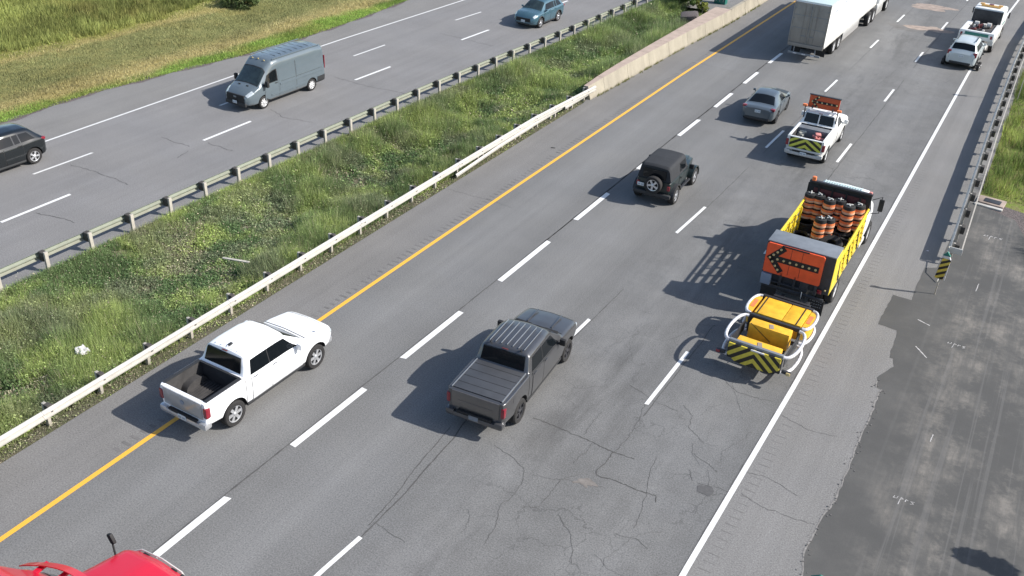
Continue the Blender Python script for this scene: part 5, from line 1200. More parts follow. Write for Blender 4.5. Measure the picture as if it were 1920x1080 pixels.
bd = MB().rbox((0, 0, 0), (1.50, 0.06, 0.62), 0.02).build('arrow_board', M['orange_dim'], t, loc=(0.0, 0.0, 2.36), rot=(math.radians(-4), 0, 0))
MB().box((0, 0.03, 0.33), (1.56, 0.16, 0.04)).build('board_hood', M['dark_steel'], bd)
mb = MB(); mb.box((0.12, -0.036, 0), (1.12, 0.012, 0.12)); mb.box((-0.43, -0.036, 0.13), (0.44, 0.012, 0.10), Rm('Y', -42)); mb.box((-0.43, -0.036, -0.13), (0.44, 0.012, 0.10), Rm('Y', 42)); mb.build('arrow', M['black'], bd, smooth=0)
lm = MB().lathe([(0.042, 0), (0.038, -0.03), (0.02, -0.045), (0.001, -0.048)], 12, 'y').mesh('lamp', M['lamp_off'])
for x, z in [(-0.58+0.24*k+0.0, 0) for k in range(6)]+[(-0.44, 0.13), (-0.30, 0.25), (-0.44, -0.13), (-0.30, -0.25)]: link('lamp', lm, bd, loc=(x, -0.045, z))
for sx in (-1, 1):
    MB().tube([(sx*0.80, -0.35, 1.36), (sx*0.80, -0.35, 2.12)], 0.03, 8).tube([(sx*0.80, -0.35, 2.1), (sx*0.80, 0.35, 2.1)], 0.03, 8).build('rack_post', M['dark_steel'], t)
    MB().rbox((sx*0.84, -0.32, 2.2), (0.22, 0.16, 0.12), 0.04).build('beacon', M['barrel_orange'], t)
    MB().box((sx*0.5, 0.0, 2.1), (0.05, 0.5, 0.16)).build('board_bracket', M['dark_steel'], t)
MB().tube([(-0.8, -0.35, 2.06), (0.8, -0.35, 2.06)], 0.03, 8).build('rack_bar', M['white_old'], t)
for i, (x, y, c, lb) in enumerate(((-0.45, -1.15, 'cone_pale', 'pale sack of gear behind the cab in the service pickup bed'), (0.35, -1.75, 'pink', 'faded pink bundle in the service pickup bed near its right side'))):
    m = MB(); 
    for k in range(5): m.rbox((random.uniform(-.14, .14), random.uniform(-.22, .22), 0.12+0.09*k), (random.uniform(.16, .34), random.uniform(.2, .4), .12), 0.04, Rm('Z', random.uniform(0, 90)) @ Rm('X', random.uniform(-14, 14)))
    o = m.build('equipment_bundle', M[c], None, loc=(10.15+x, 47.25+y, 0.78)); tag(o, lb, 'equipment')
    for q in range(2):
        cc = MB(); cc.rbox((0, 0, 0.02), (0.3, 0.3, 0.04), 0.01); cc.lathe([(0.12, 0.04), (0.02, 0.5), (0.001, 0.5)], 14)
        o = cc.build('traffic_cone', M['barrel_orange'] if q else M['cone_pale'], None, loc=(10.15+x+0.25*(q*2-1)*0.8, 47.25+y+0.55, 0.79), rot=(1.2 if q else 0, 0.4, 0.5*q))
        tag(o, ('upright pale' if not q else 'fallen orange')+' traffic cone in the service pickup bed, '+('left side' if i == 0 else 'right side'), 'traffic cone')
MB().rbox((0, -1.0, 1.10), (1.6, 0.5, 0.5), 0.03).build('tool_chest', M['mid_steel'], t)

# ---------------------------------------------------------------- box semi trailer and its tractor
t = thing('semi_trailer', 'long white box trailer with weathered grey rear doors', 'trailer', (5.56, 61.9, 0), math.radians(-1.0)); t.scale = (0.945, 1.0, 0.935)
TW, TL, Z0, Z1 = 1.22, 16.1, 1.12, 4.02
mb = MB(); mb.rbox((0, TL/2+0.03, (Z0+Z1)/2), (2*TW, TL, Z1-Z0), 0.04).build('box_body', M['trailer_white'], t)
MB().rbox((0, TL/2, Z1+0.006), (2*TW-0.08, TL-0.06, 0.03), 0.01).build('roof_sheet', M['trailer_roof'], t)
for sx in (-1, 1):
    d = MB().rbox((sx*0.58, -0.03, (Z0+Z1)/2+0.02), (1.12, 0.05, Z1-Z0-0.20), 0.015).build('rear_door', M['trailer_door'], t)
    for k in (0.12, 0.42): MB().tube([(sx*k, -0.075, Z0+0.12), (sx*k, -0.075, Z1-0.12)], 0.017, 6).build('lock_rod', M['trailer_door'], d)
    for z in (1.45, 2.15, 2.85, 3.55): MB().box((sx*1.10, -0.065, z), (0.12, 0.02, 0.05)).build('hinge', M['mid_steel'], d)
    MB().box((sx*0.27, -0.085, 1.75), (0.34, 0.02, 0.05)).build('latch_handle', M['mid_steel'], d)
    for z_ in (2.25, 3.1): MB().box((sx*0.58, -0.06, z_), (1.10, 0.012, 0.04)).build('door_strip', M['mid_steel'], d)
    MB().rbox((sx*(TW-0.03), -0.035, (Z0+Z1)/2), (0.07, 0.07, Z1-Z0), 0.01).build('corner_post', M['trailer_door'], t)
    MB().box((sx*TW*0.998, TL/2+0.03, Z0+0.03), (0.03, TL-0.1, 0.16)).build('bottom_rail', M['galv'], t)
    MB().box((sx*TW*0.998, TL/2+0.03, Z1-0.04), (0.03, TL-0.1, 0.10)).build('top_rail', M['galv'], t)
    MB().box((sx*(TW-0.05), 7.6, 0.74), (0.03, 4.6, 0.72), None, (1.0, 1.0)).build('side_skirt', M['trailer_white'], t)
    MB().box((sx*0.72, -0.02, 0.78), (0.05, 0.06, 0.5)).build('guard_upright', M['mid_steel'], t)
    MB().box((sx*0.85, 1.0, 0.62), (0.62, 0.02, 0.72)).build('mud_flap', M['rubber'], t)
    for k in range(12): MB().box((sx*(TW+0.004), 1.2+1.25*k, (Z0+Z1)/2), (0.012, 0.03, Z1-Z0-0.4)).build('side_seam', M['trailer_white'], t)
    MB().box((sx*(TW+0.008), 1.6, 3.35), (0.006, 0.5, 0.10), Rm('X', 8)).build('side_marking', M['grey_box'], t)
    MB().box((sx*(TW+0.008), 4.0, 3.55), (0.006, 0.7, 0.08), Rm('X', 6)).build('side_marking', M['grey_box'], t)
MB().rbox((0, -0.05, Z0-0.02), (2.4, 0.10, 0.24), 0.02).build('rear_sill', M['trailer_door'], t)
MB().rbox((0, -0.04, 0.52), (2.2, 0.10, 0.14), 0.02).build('underride_bar', M['mid_steel'], t)
for k in range(3): MB().box((-0.6+0.6*k, -0.10, 0.52), (0.26, 0.012, 0.06)).build('reflector', M['tube_white'], t)
MB().box((0, TL/2, 0.98), (0.9, TL-1, 0.24)).build('chassis_beam', M['dark_steel'], t)
for y in (3.15, 4.40): MB().tube([(-1.0, y, 0.51), (1.0, y, 0.51)], 0.07, 8).build('axle', M['dark_steel'], t)
add_wheels(t, (3.15, 4.40), 1.22, 0.51, 0.30, 'truck'); add_wheels(t, (3.15, 4.40), 0.90, 0.51, 0.27, 'truck')
t = thing('semi_tractor', 'white sleeper cab tractor pulling the long white trailer', 'truck', (6.02, 76.9, 0), math.radians(-1.6))
MB().box((0, -0.4, 0.75), (0.9, 6.4, 0.3)).build('chassis_beam', M['dark_steel'], t)
MB().rbox((0, 1.2, 2.2), (2.35, 2.6, 2.7), 0.15).rbox((0, 2.9, 1.5), (2.0, 1.8, 1.2), 0.18).build('cab', M['trailer_white'], t)
MB().rbox((0, 1.2, 3.65), (2.1, 2.3, 0.5), 0.2).build('roof_fairing', M['trailer_white'], t)
for sx in (-1, 1):
    MB().rbox((sx*1.12, 0.4, 0.7), (0.12, 2.0, 0.8), 0.05).build('side_fairing', M['trailer_white'], t)
    MB().rbox((sx*1.17, 2.15, 2.3), (0.04, 0.7, 0.6), 0.02).build('side_window', M['glass'], t)
    MB().rbox((sx*1.45, 2.5, 2.3), (0.12, 0.2, 0.8), 0.03).build('side_mirror', M['black'], t)
add_wheels(t, (-1.45, -2.75), 1.22, 0.51, 0.30, 'truck'); add_wheels(t, (3.0,), 1.20, 0.51, 0.30, 'truck')

# ---------------------------------------------------------------- tow truck ahead of the silver SUV
t = thing('tow_truck', 'white tow truck with a cluttered dark recovery deck near the top right', 'tow truck', (14.75, 74.2, 0), math.radians(-2.5))
MB().box((0, 0, 0.62), (0.9, 6.4, 0.25)).build('chassis_beam', M['dark_steel'], t)
for sx in (-1, 1):
    MB().rbox((sx*0.96, -0.85, 1.0), (0.36, 3.3, 0.75), 0.06).build('locker', M['white_old'], t)
    MB().rbox((sx*0.86, 2.4, 1.75), (0.05, 0.9, 0.5), 0.02).build('side_window', M['glass'], t)
    MB().rbox((sx*1.2, 2.75, 1.7), (0.1, 0.16, 0.4), 0.03).build('side_mirror', M['black'], t)
    MB().tube([(sx*0.30, -0.6, 1.4), (sx*0.22, -2.2, 1.75)], 0.07, 8).build('boom_arm', M['dark_steel'], t)
    MB().lathe([(0.16, -0.14), (0.16, 0.14)], 14, 'x', (sx*0.4, -0.4, 1.5)).build('winch_drum', M['galv'], t)
MB().rbox((0, -0.85, 1.22), (1.7, 3.2, 0.12), 0.03).build('deck', M['bedliner'], t)
MB().rbox((0, -2.55, 1.2), (2.2, 0.25, 0.55), 0.05).build('rear_board', M['white_old'], t)
MB().rbox((0, 0.9, 1.75), (1.9, 0.12, 0.9), 0.03).build('headboard', M['dark_steel'], t)
MB().rbox((0, 1.95, 1.55), (2.0, 1.9, 1.5), 0.16).rbox((0, 3.4, 1.15), (1.95, 1.5, 0.8), 0.14).build('cab', M['white_old'], t)
MB().rbox((0, 1.0, 1.85), (1.4, 0.08, 0.45), 0.03).build('rear_window', M['glass'], t)
MB().rbox((0, 1.6, 2.38), (1.3, 0.3, 0.14), 0.05).build('light_bar', M['amber'], t)
MB().tube([(0, -2.6, 0.5), (0, -3.6, 0.32)], 0.08, 8).rbox((0, -3.6, 0.30), (1.8, 0.14, 0.10), 0.03).build('wheel_lift', M['dark_steel'], t)
add_wheels(t, (-1.5,), 1.12, 0.42, 0.26, 'steel'); add_wheels(t, (2.9,), 1.05, 0.42, 0.26, 'steel')
for x, y, m_ in ((-0.6, 1.6, 'amber'), (0.0, 1.6, 'taillight'), (0.6, 1.6, 'amber')): MB().rbox((x, 1.62, 2.46), (0.30, 0.24, 0.10), 0.04).build('beacon', M[m_], t)
for sx in (-1, 1):
    for k in range(3): MB().rbox((sx*1.145, -2.0+1.05*k, 1.02), (0.02, 0.85, 0.46), 0.01).build('locker_door', M['galv'], t)
    MB().box((sx*1.01, 2.3, 1.25), (0.02, 1.2, 0.10)).build('side_stripe', M['teal'], t); MB().rbox((sx*0.95, -2.68, 1.2), (0.14, 0.03, 0.22), 0.02).build('tail_light', M['taillight'], t)
MB().box((0, -2.685, 1.28), (1.5, 0.02, 0.20)).build('rear_band', M['teal'], t)
for k in range(9):
    MB().rbox((random.uniform(-.5, .5), random.uniform(-2.0, 0.2), 1.38), (random.uniform(.15, .35), random.uniform(.15, .4), .25), 0.05).build('deck_gear', M['galv'] if k % 2 else M['interior_red'], t)

# ---------------------------------------------------------------- red highway tractor at the bottom left
t = thing('red_truck', 'bright red highway tractor cab and hood cut off by the bottom left corner', 'truck', (5.30, 5.58, 0), 0)
hood = [(2.10, [(0, .6), (1.0, .6), (1.08, .7), (1.10, 1.2), (1.08, 1.75), (1.06, 1.84), (0.95, 2.10), (0.80, 2.16), (0, 2.22)]),
        (2.6, [(0, .6), (.95, .6), (1.03, .7), (1.06, 1.2), (1.03, 1.68), (1.00, 1.78), (0.88, 2.02), (0.72, 2.08), (0, 2.14)]),
        (3.45, [(0, .6), (.9, .6), (.98, .7), (1.0, 1.1), (.95, 1.50), (.92, 1.60), (0.82, 1.86), (0.68, 1.91), (0, 1.97)]),
        (3.70, [(0, .65), (.8, .65), (.86, .7), (.88, 1.0), (.84, 1.36), (.82, 1.44), (0.76, 1.62), (0.64, 1.68), (0, 1.74)])]
hb = Body(hood, 0.05); link('hood', hb.mesh('hood', M['red_paint']), t)
cabs = lambda z, x: [(0, .6), (1.05, .6), (1.15, .7), (1.18, 1.3), (1.17, 1.75), (1.16, 1.85), (x+.04, z-.16), (x-.08, z-.03), (0, z+.03)]
cs = [(-4.0, cabs(3.95, 1.16)), (0.3, cabs(3.92, 1.14)), (0.9, cabs(3.62, 1.08)), (1.35, cabs(3.12, 1.02)), (1.46, cabs(3.02, 1.04)), (1.58, cabs(2.88, 1.0)), (2.16, cabs(2.14, 1.03))]
cb = Body(cs, 0.04); link('cab', cb.mesh('cab', M['red_paint']), t)
cb.patch(1.68, 2.10, -1.8, 1.8, 0.008, 8, 14, 0.03).build('windshield', M['glass'], t)
for sx in (-1, 1): hb.patch(2.25, 3.4, sx*2.6, sx*2.66, 0.004, 12, 2, 0.01).build('hood_crease', M['maroon_paint'], t)
cb.patch(0.55, 0.57, -2.0, 2.0, 0.004, 2, 14, 0.01).build('roof_seam', M['maroon_paint'], t)
for x in (-0.45, 0.25): MB().tube([(x, 2.14, 2.20), (x+0.45, 1.90, 2.52)], 0.012, 5).build('wiper', M['black'], t)
# sun visor: a curved panel standing off the cab on brackets
vm = MB(); n = 18; vs_ = []
for i in range(n+1):
    a = -1+2*i/n; x = a*1.16; y = 1.93-0.34*a*a; z = 3.08-0.10*a*a
    vs_ += [(x, y-0.20, z+0.05), (x, y, z-0.05), (x, y, z-0.08), (x, y-0.20, z+0.02)]
vm.add(vs_, [(4*i+j, 4*i+(j+1) % 4, 4*i+4+(j+1) % 4, 4*i+4+j) for i in range(n) for j in range(4)]+[(3, 2, 1, 0), (4*n, 4*n+1, 4*n+2, 4*n+3)])
vm.build('sun_visor', M['red_paint'], t)
for x in (-0.80, -0.28, 0.28, 0.80): MB().box((x, 1.72-0.2*x*x, 2.97), (0.10, 0.36, 0.05)).build('visor_bracket', M['red_paint'], t)
for sx in (-1, 1):
    MB().tube([(sx*0.93, 3.28, 1.70), (sx*1.04, 3.34, 2.02)], 0.022, 8).build('hood_mirror_arm', M['black'], t)
    MB().rbox((sx*1.07, 3.36, 2.12), (0.15, 0.09, 0.26), 0.04, Rm('Y', sx*24)).build('hood_mirror', M['black'], t)
    MB().rbox((sx*0.80, 3.66, 1.38), (0.28, 0.20, 0.22), 0.06).build('headlight', M['headlight'], t)
    MB().rbox((sx*0.42, 3.67, 1.725), (0.16, 0.05, 0.05), 0.015).build('hood_latch', M['black'], t)
    cb.patch(0.95, 1.55, sx*2.5, sx*3.1, 0.006, 4, 4, 0.02).build('side_window', M['glass'], t)
MB().rbox((0, 3.70, 1.22), (1.25, 0.10, 0.80), 0.04).build('grille', M['chrome'], t)
MB().rbox((0, 3.90, 0.75), (2.3, 0.28, 0.36), 0.10).build('front_bumper', M['chrome'], t)
MB().tube([(-0.84, 3.66, 1.60), (-0.60, 3.715, 1.735), (0, 3.735, 1.775), (0.60, 3.715, 1.735), (0.84, 3.66, 1.60)], 0.022, 6).build('hood_trim', M['galv'], t)
add_wheels(t, (2.85,), 1.18, 0.50, 0.30, 'truck'); add_wheels(t, (-1.4, -2.7), 1.22, 0.50, 0.30, 'truck')

# ---------------------------------------------------------------- attenuator truck carrying barrels
TX, TY = 13.52, 30.45
t = thing('barrier_truck', 'flatbed highway crew truck with yellow sides and a large orange arrow board', 'truck', (TX, TY, 0), math.radians(-0.5))
MB().box((0, 4.2, 0.85), (0.9, 8.2, 0.28)).build('chassis_beam', M['dark_steel'], t)
MB().rbox((0, 2.9, 1.14), (2.36, 4.8, 0.16), 0.03).build('bed_floor', M['bedliner'], t)
HW = 1.20
for sx in (-1, 1):
    # sides rise towards the cab, cut out with a lattice
    side = MB().prism([(0.55, 1.08), (5.1, 1.08), (5.1, 1.40), (0.55, 1.40)], *sorted((sx*HW, sx*(HW-0.05))), 'x').build('side_panel', M['yellow_body'], t)
    for k, (za, zb_, h) in enumerate(((1.55, 1.58, .13), (1.80, 1.86, .13), (2.06, 2.16, .12))):
        a_ = math.atan2(zb_-za, 4.5)
        MB().box((sx*(HW-0.02), 2.83, (za+zb_)/2), (0.035, 4.55, h), Matrix.Rotation(a_, 3, 'X')).build('side_slat', M['yellow_body'], t)
    for k in range(6):
        y = 0.95+0.72*k
        MB().box((sx*(HW+0.012), y+0.1, 1.66), (0.02, 0.11, 0.98), Rm('X', 24)).build('side_brace', M['yellow_body'] if k % 2 else M['black'], t)
        MB().box((sx*(HW+0.010), y+0.35, 1.24), (0.02, 0.20, 0.18), Rm('X', -25)).build('panel_marking', M['black'], side)
    for k in range(6): MB().rbox((sx*(HW-0.09), 1.0+0.8*k, 1.72), (0.06, 0.07, 1.1), 0.01).build('stake', M['yellow_body'], t)
    MB().tube([(sx*(HW-0.02), 0.6, 2.25), (sx*(HW-0.02), 3.6, 2.33), (sx*(HW-0.02), 5.1, 2.45)], 0.045, 8).build('top_rail', M['yellow_body'], t)
    MB().box((sx*(HW-0.04), 2.8, 1.0), (0.04, 4.4, 0.12)).build('bottom_rail', M['dark_steel'], t)
    MB().rbox((sx*0.86, 0.03, 0.55), (0.56, 0.04, 0.62), 0.02).build('mud_flap', M['rubber'], t)
# bulkhead behind the cab
MB().rbox((0, 5.22, 2.02), (2.36, 0.10, 1.95), 0.03).build('bulkhead', M['black'], t)
MB().rbox((0, 5.15, 2.1), (2.0, 0.05, 1.4), 0.02).build('bulkhead_lining', M['interior_red'], t)
for x in (-0.8, -0.27, 0.27, 0.8): MB().box((x, 5.10, 2.05), (0.06, 0.06, 1.7)).build('bulkhead_post', M['black'], t)
MB().rbox((0, 5.16, 3.03), (2.42, 0.16, 0.09), 0.03).build('cab_guard', M['dark_steel'], t)
MB().rbox((-1.06, 5.16, 3.13), (0.16, 0.16, 0.20), 0.05).build('beacon', M['barrel_orange'], t)
MB().rbox((1.10, 5.2, 3.08), (0.14, 0.14, 0.10), 0.04).build('beacon', M['pink'], t)
# cab
cs = [(5.32, [(0, .7), (1.0, .7), (1.08, .8), (1.1, 1.3), (1.1, 1.72), (1.09, 1.8), (.98, 2.60), (.88, 2.70), (0, 2.74)]), (5.5, [(0, .7), (1.02, .7), (1.10, .8), (1.12, 1.3), (1.12, 1.72), (1.11, 1.8), (1.0, 2.62), (.9, 2.73), (0, 2.76)]),
      (6.5, [(0, .7), (1.02, .7), (1.10, .8), (1.12, 1.3), (1.12, 1.72), (1.11, 1.8), (.97, 2.56), (.87, 2.66), (0, 2.70)]), (7.1, [(0, .7), (1.0, .7), (1.08, .8), (1.10, 1.3), (1.08, 1.64), (1.06, 1.7), (.98, 1.78), (.85, 1.84), (0, 1.9)]),
      (8.1, [(0, .75), (.9, .75), (.98, .85), (1.0, 1.2), (.96, 1.42), (.94, 1.5), (.84, 1.6), (.7, 1.66), (0, 1.72)]), (8.3, [(0, .8), (.8, .8), (.88, .88), (.9, 1.1), (.86, 1.3), (.84, 1.36), (.76, 1.42), (.6, 1.46), (0, 1.5)])]
cb = Body(cs, 0.05); c_ = link('cab', cb.mesh('cab', M['white_old']), t); cut(c_, arch_cutter((7.35,), 0.58, 1.12, 0.52, 0.4))
cb.patch(6.55, 7.05, -1.8, 1.8, 0.008, 8, 12, 0.03).build('windshield', M['glass'], t)
mb = MB()
for k in range(15): mb.rbox((-0.70+0.10*k, 5.58, 2.955), (0.05, 0.34, 0.05), 0.015)
mb.rbox((0, 5.58, 2.86), (1.56, 0.38, 0.14), 0.02); mb.build('ribbed_roof_vent', M['trailer_roof'], t)
for sx in (-1, 1):
    cb.patch((5.75, 5.72), (6.45, 6.75), sx*2.2, sx*2.95, 0.006, 6, 5, 0.03).build('side_window', M['glass'], t)
    cb.patch(5.65, 6.62, sx*3.1, sx*6.2, 0.008, 6, 6, 0.012).build('door', M['white_old'], t)
    MB().tube([(sx*1.08, 6.5, 2.3), (sx*1.40, 6.62, 2.45), (sx*1.40, 6.62, 1.75), (sx*1.08, 6.5, 1.7)], 0.018, 6).build('mirror_bracket', M['black'], t)
    MB().rbox((sx*1.42, 6.6, 2.1), (0.20, 0.09, 0.52), 0.04).build('side_mirror', M['black'], t)
    MB().rbox((sx*1.02, 6.0, 0.62), (0.22, 0.9, 0.20), 0.04).build('fuel_tank', M['galv'], t)
add_wheels(t, (7.35,), 1.14, 0.50, 0.30, 'truck'); add_wheels(t, (1.75,), 1.18, 0.50, 0.28, 'truck'); add_wheels(t, (1.75,), 0.86, 0.50, 0.26, 'truck')
# rear housing with the arrow board
rb = MB().rbox((0, 0.48, 2.60), (2.42, 0.98, 0.06), 0.02).build('rear_shelf', M['mid_steel'], t)
MB().rbox((0, 0.02, 1.86), (2.40, 0.08, 1.46), 0.02).build('rear_wall', M['dark_steel'], t)
for sx in (-1, 1): MB().rbox((sx*1.19, 0.48, 1.85), (0.05, 0.94, 1.44), 0.02).build('rear_cheek', M['dark_steel'] if sx < 0 else M['yellow_body'], t)
BX = -0.17; BZ = 2.04
bd = MB().prism([(-1.0, -0.55), (-0.96, -0.60), (0.98, -0.60), (1.02, -0.55), (1.02, 0.50), (0.97, 0.55), (-0.95, 0.55), (-1.0, 0.50)], -0.03, 0.03, 'y').build('arrow_board', M['orange'], t, loc=(BX, -0.09, BZ), smooth=0)
ar = MB(); ar.box((0.08, -0.036, 0.0), (1.64, 0.012, 0.23)); ar.box((-0.62, -0.037, 0.20), (0.74, 0.012, 0.21), Rm('Y', -48)); ar.box((-0.62, -0.037, -0.20), (0.74, 0.012, 0.21), Rm('Y', 48)); ar.build('arrow', M['black'], bd, smooth=0)
lm = MB().lathe([(0.045, 0), (0.041, -0.03), (0.022, -0.05), (0.001, -0.054)], 12, 'y').mesh('lamp', M['lamp_off'])
for x, z in [(-0.56+0.225*k, 0.0) for k in range(7)]+[(-0.83, 0.0), (-0.72, 0.135), (-0.60, 0.27), (-0.49, 0.40), (-0.72, -0.135), (-0.60, -0.27), (-0.49, -0.40)]: link('lamp', lm, bd, loc=(x, -0.045, z))
for x in (-0.12, 0.27): MB().box((x, -0.032, 0), (0.012, 0.008, 1.03)).build('board_seam', M['interior_red'], bd)
MB().rbox((0.0, -0.05, 0.55), (0.95, 0.04, 0.05), 0.01).build('board_hood', M['black'], bd)
MB().rbox((-1.0, -0.10, 1.18), (0.36, 0.16, 0.42), 0.02).build('control_box', M['grey_box'], t)
for k, (x, z, w, h) in enumerate(((-0.5, 1.3, .1, .5), (0.0, 1.3, .08, .5), (0.35, 1.3, .3, .3), (0.75, 1.25, .1, .4), (-0.2, 1.12, 1.4, .05), (0.0, .92, 2.2, .1))): MB().rbox((x, -0.08, z), (w, 0.08, h), 0.015).build('rear_frame', M['dark_steel'], t)
MB().rbox((0.9, -0.07, 1.22), (0.16, 0.05, 0.16), 0.03).build('tail_light', M['taillight'], t); MB().rbox((1.08, -0.06, 1.32), (0.06, 0.05, 0.06), 0.02).build('work_lamp', M['lamp_off'], t)
lt = MB(); random.seed(5)
for r in range(3):
    for k in range(6): lt.box((0.66+0.075*k+random.uniform(-.01, .01), 0.005, 0.78-0.11*r+random.uniform(-.01, .01)), (0.045, 0.006, 0.03), Rm('Y', random.uniform(-30, 30)))
lt.build('flap_lettering', M['mid_steel'], t, smooth=0)
for k in range(4): MB().tube([(0.25+0.08*k, -0.12, 1.15-0.1*k), (0.35, -0.22, 0.8), (0.55+0.05*k, -0.3, 0.62)], 0.018, 5).build('hose', M['galv'] if k == 1 else M['black'], t)

# nested barrels: each one a thing
BC = math.cos(math.radians(-0.5)); BS = math.sin(math.radians(-0.5))
def onto(x, y, z): return (TX+x*BC-y*BS, TY+x*BS+y*BC, z)
def barrel_tree():
    r = thing('traffic_barrel', 'x', 'traffic barrel')
    MB().lathe([(0.245, 0.0), (0.235, 0.16)], 22).build('orange_band', M['barrel_orange'], r)
    MB().lathe([(0.236, 0.16), (0.228, 0.235)], 22).build('black_band', M['black'], r)
    MB().lathe([(0.244, -0.01), (0.246, 0.065)], 22).build('pale_edge', M['barrel_pale'], r)
    return r
def barrel_top(r, h):
    MB().lathe([(0.225, h), (0.222, h+0.05), (0.15, h+0.075), (0.14, h+0.05), (0.001, h+0.05)], 20).build('lid', M['black'], r)
    m = MB(); m.rbox((0, 0, h+0.10), (0.26, 0.05, 0.05), 0.02).rbox((0, 0, h+0.08), (0.05, 0.22, 0.03), 0.01); m.build('carry_handle', M['galv'], r)
first = barrel_tree(); used = False
stacks = [(-1.00, 4.82, 4, 'at the bulkhead, left corner'), (-0.66, 4.88, 4, 'at the bulkhead, second from the left corner'), (-0.22, 4.66, 4, 'left of centre in front of the bulkhead'), (0.14, 4.88, 4, 'at the bulkhead, right of centre'),
          (0.55, 4.55, 4, 'in the right front area nearest the yellow side'), (0.86, 4.86, 4, 'at the bulkhead, right corner'), (-0.20, 3.52, 4, 'mid bed, left of the near pair'), (0.06, 3.72, 4, 'mid bed, right of the near pair')]
LV = ['lowest', 'second from bottom', 'second from top', 'topmost']
for si, (x, y, n, where) in enumerate(stacks):
    for k in range(n):
        r = first if not used else copy_tree(first); used = True
        near = si >= 6
        r.location = onto(x+random.uniform(-.012, .012), y+random.uniform(-.012, .012), 1.66+0.235*k-(0.34 if near else 0)); r.rotation_euler = (0, 0, random.uniform(0, 3))
        r['label'] = LV[k]+' barrel, stack '+where; r['group'] = 'nested orange barrels on the truck bed'
        if k == n-1: barrel_top(r, 0.235)
bm0 = MB().lathe([(0.30, 0), (0.34, 0.02), (0.34, 0.08), (0.27, 0.10), (0.26, 0.05), (0.25, 0)], 24).mesh('barrel_base', M['rubber'])
ct = 0
for (x, y, z) in ((-0.90, 4.55, 1.22), (-0.30, 4.60, 1.22), (0.52, 4.50, 1.22), (0.80, 4.20, 1.22), (0.86, 3.55, 1.22), (-0.85, 3.7, 1.22)):
    for k in range(4 if ct < 4 else 2):
        o = link('barrel_base', bm0, None, loc=onto(x, y, z+0.085*k), rot=(0, 0, k)); tag(o, ('bottom', 'second', 'third', 'top')[k]+' rubber ring of the pile '+('left by the bulkhead', 'left middle of the bed', 'right of the centre barrels', 'right behind the front stack', 'beside the right yellow wall', 'near the left yellow wall')[ct], 'rubber ring', 'rubber barrel rings on the truck bed')
    ct += 1
ty_, _ = wheel_meshes(0.42, 0.24, 'truck')
o = MB().lathe([(0.20, -0.11), (0.40, -0.11), (0.44, -0.06), (0.44, 0.06), (0.40, 0.11), (0.20, 0.11), (0.19, 0), (0.20, -0.11)], 28).build('loose_tyre', M['rubber'], None, loc=onto(0.42, 3.15, 1.52), rot=(math.radians(30), math.radians(-6), 0)); tag(o, 'black tyre leaning behind the arrow board on the truck bed', 'tyre')
o = MB().rbox((0, 0, 0), (0.22, 0.2, 0.16), 0.04).build('equipment_bundle', M['galv'], None, loc=onto(0.44, 3.10, 1.42), rot=(.3, .2, .4)); tag(o, 'small pale metal piece inside the leaning tyre', 'equipment')

# ---------------------------------------------------------------- truck mounted attenuator (yellow crash cushion)
AX = 13.60
t = thing('crash_attenuator', 'yellow crash cushion with white hoops and striped rear panel behind the truck', 'crash attenuator', (AX, 25.75, 0), math.radians(-1.5))
ZT = 1.12
def hoop(y0, y1, z, bulge, r=0.054, w=0.86, mat='tube_white'):
    for sx in (-1, 1):
        n = 12; ym = (y0+y1)/2; hl = (y1-y0)/2; pts = []
        for i in range(n+1):
            a = -PI/2+PI*i/n; pts.append((sx*(w+bulge*max(0, math.cos(a))**0.7), ym+hl*math.sin(a), z))
        MB().tube(pts, r, 10).build('side_hoop', M[mat], t)
hoop(0.06, 1.85, ZT, 0.32); hoop(0.06, 1.85, 0.55, 0.32)
hoop(2.02, 3.35, ZT+0.02, 0.26, w=0.88); hoop(2.02, 3.35, 0.58, 0.26, w=0.88)
for y in (0.06, 1.93, 3.40):
    MB().rbox((0, y, ZT), (1.80, 0.13, 0.14), 0.03).build('cross_beam', M['mid_steel'] if y < 1 else M['dark_steel'], t)
    MB().rbox((0, y, 0.55), (1.76, 0.12, 0.12), 0.03).build('cross_beam', M['dark_steel'], t)
    for sx in (-1, 1): MB().rbox((sx*0.84, y, 0.84), (0.10, 0.12, 0.62), 0.02).build('upright', M['dark_steel'], t)
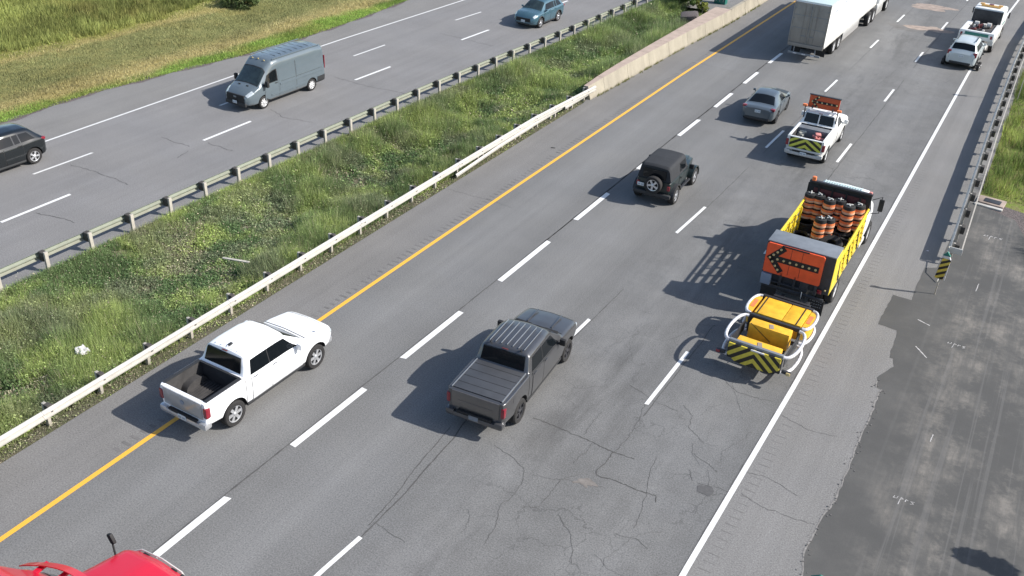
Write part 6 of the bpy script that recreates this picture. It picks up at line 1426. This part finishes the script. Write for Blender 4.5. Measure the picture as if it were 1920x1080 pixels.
# yellow crush boxes
def cbox(c, s, lab=None):
    o = MB().rbox(c, s, 0.03).build('crush_box', M['yellow'], t, lab); return o
cbox((0.0, 1.52, 0.86), (1.36, 0.42, 0.62)); cbox((0.0, 0.36, 0.80), (1.44, 0.46, 0.56)); 
cbox((-0.30, 2.66, 0.92), (0.94, 1.22, 0.56)); cbox((0.62, 2.66, 0.92), (0.80, 1.22, 0.56)).scale = (0.82, 1, 1)
for sx in (-1, 1):
    m = MB(); pts = [(sx*(0.86), 2.10)]+[(sx*(0.86+0.24*max(0, math.cos(-PI/2+PI*i/8))**.7), 2.66+0.56*math.sin(-PI/2+PI*i/8)) for i in range(9)]+[(sx*0.86, 3.22)]
    m.prism(pts if sx > 0 else pts[::-1], 0.66, 1.17, 'z').build('end_cushion', M['yellow'], t); MB().box((sx*0.96, 2.66, 1.176), (0.13, 0.55, 0.008)).build('reflector_sticker', M['barrel_orange'], t)
    MB().rbox((sx*0.66, 2.66, 1.21), (0.035, 1.22, 0.02), 0.008).build('strap', M['black'], t)
    MB().box((sx*0.90, 0.96, 0.86), (0.02, 1.4, 0.44), Rm('Z', 0)).build('side_web', M['dark_steel'], t)
MB().rbox((0, 1.2, 0.50), (1.3, 1.0, 0.05), 0.02).build('floor_plate', M['dark_steel'], t)
MB().tube([(-0.62, 1.32, 1.18), (0.10, 1.29, 0.72), (0.20, 0.6, 0.95)], 0.012, 5).build('cable', M['black'], t)
for y in (0.36, 1.5): MB().box((0.02, y, 1.092 if y < 1 else 1.178), (0.14, 0.26, 0.006), Rm('Z', 20)).build('sticker', M['sand'], t)
rp = MB().prism([(-0.86, 0.30), (0.86, 0.30), (0.86, -0.12), (0.56, -0.34), (-0.56, -0.34), (-0.86, -0.12)], -0.03, 0.03, 'y').build('striped_panel', M['chevron_rear'], t, loc=(0, -0.06, 0.80), smooth=0)
MB().rbox((0.1, -0.05, 0.30), (0.44, 0.04, 0.05), 0.01).build('handle_bar', M['tube_white'], rp)
for sx in (-1, 1):
    MB().rbox((sx*1.08, -0.02, 0.66), (0.30, 0.10, 0.12), 0.03).build('lamp_arm', M['dark_steel'], t)
    MB().rbox((sx*1.16, -0.09, 0.66), (0.14, 0.05, 0.10), 0.02).build('tail_light', M['taillight' if sx < 0 else 'lamp_off'], t)
for sx in (-1, 1): MB().rbox((sx*0.45, 3.95, 0.72), (0.14, 1.15, 0.16), 0.03).build('support_arm', M['dark_steel'], t)
MB().rbox((0, 3.9, 0.95), (1.3, 0.12, 0.12), 0.02).build('hinge_beam', M['dark_steel'], t)
add_wheels(t, (0.75,), 0.62, 0.16, 0.10, 'steel')
print('objects', len(bpy.data.objects), 'tris', sum(len(o.data.polygons) for o in bpy.data.objects if o.type == 'MESH'))
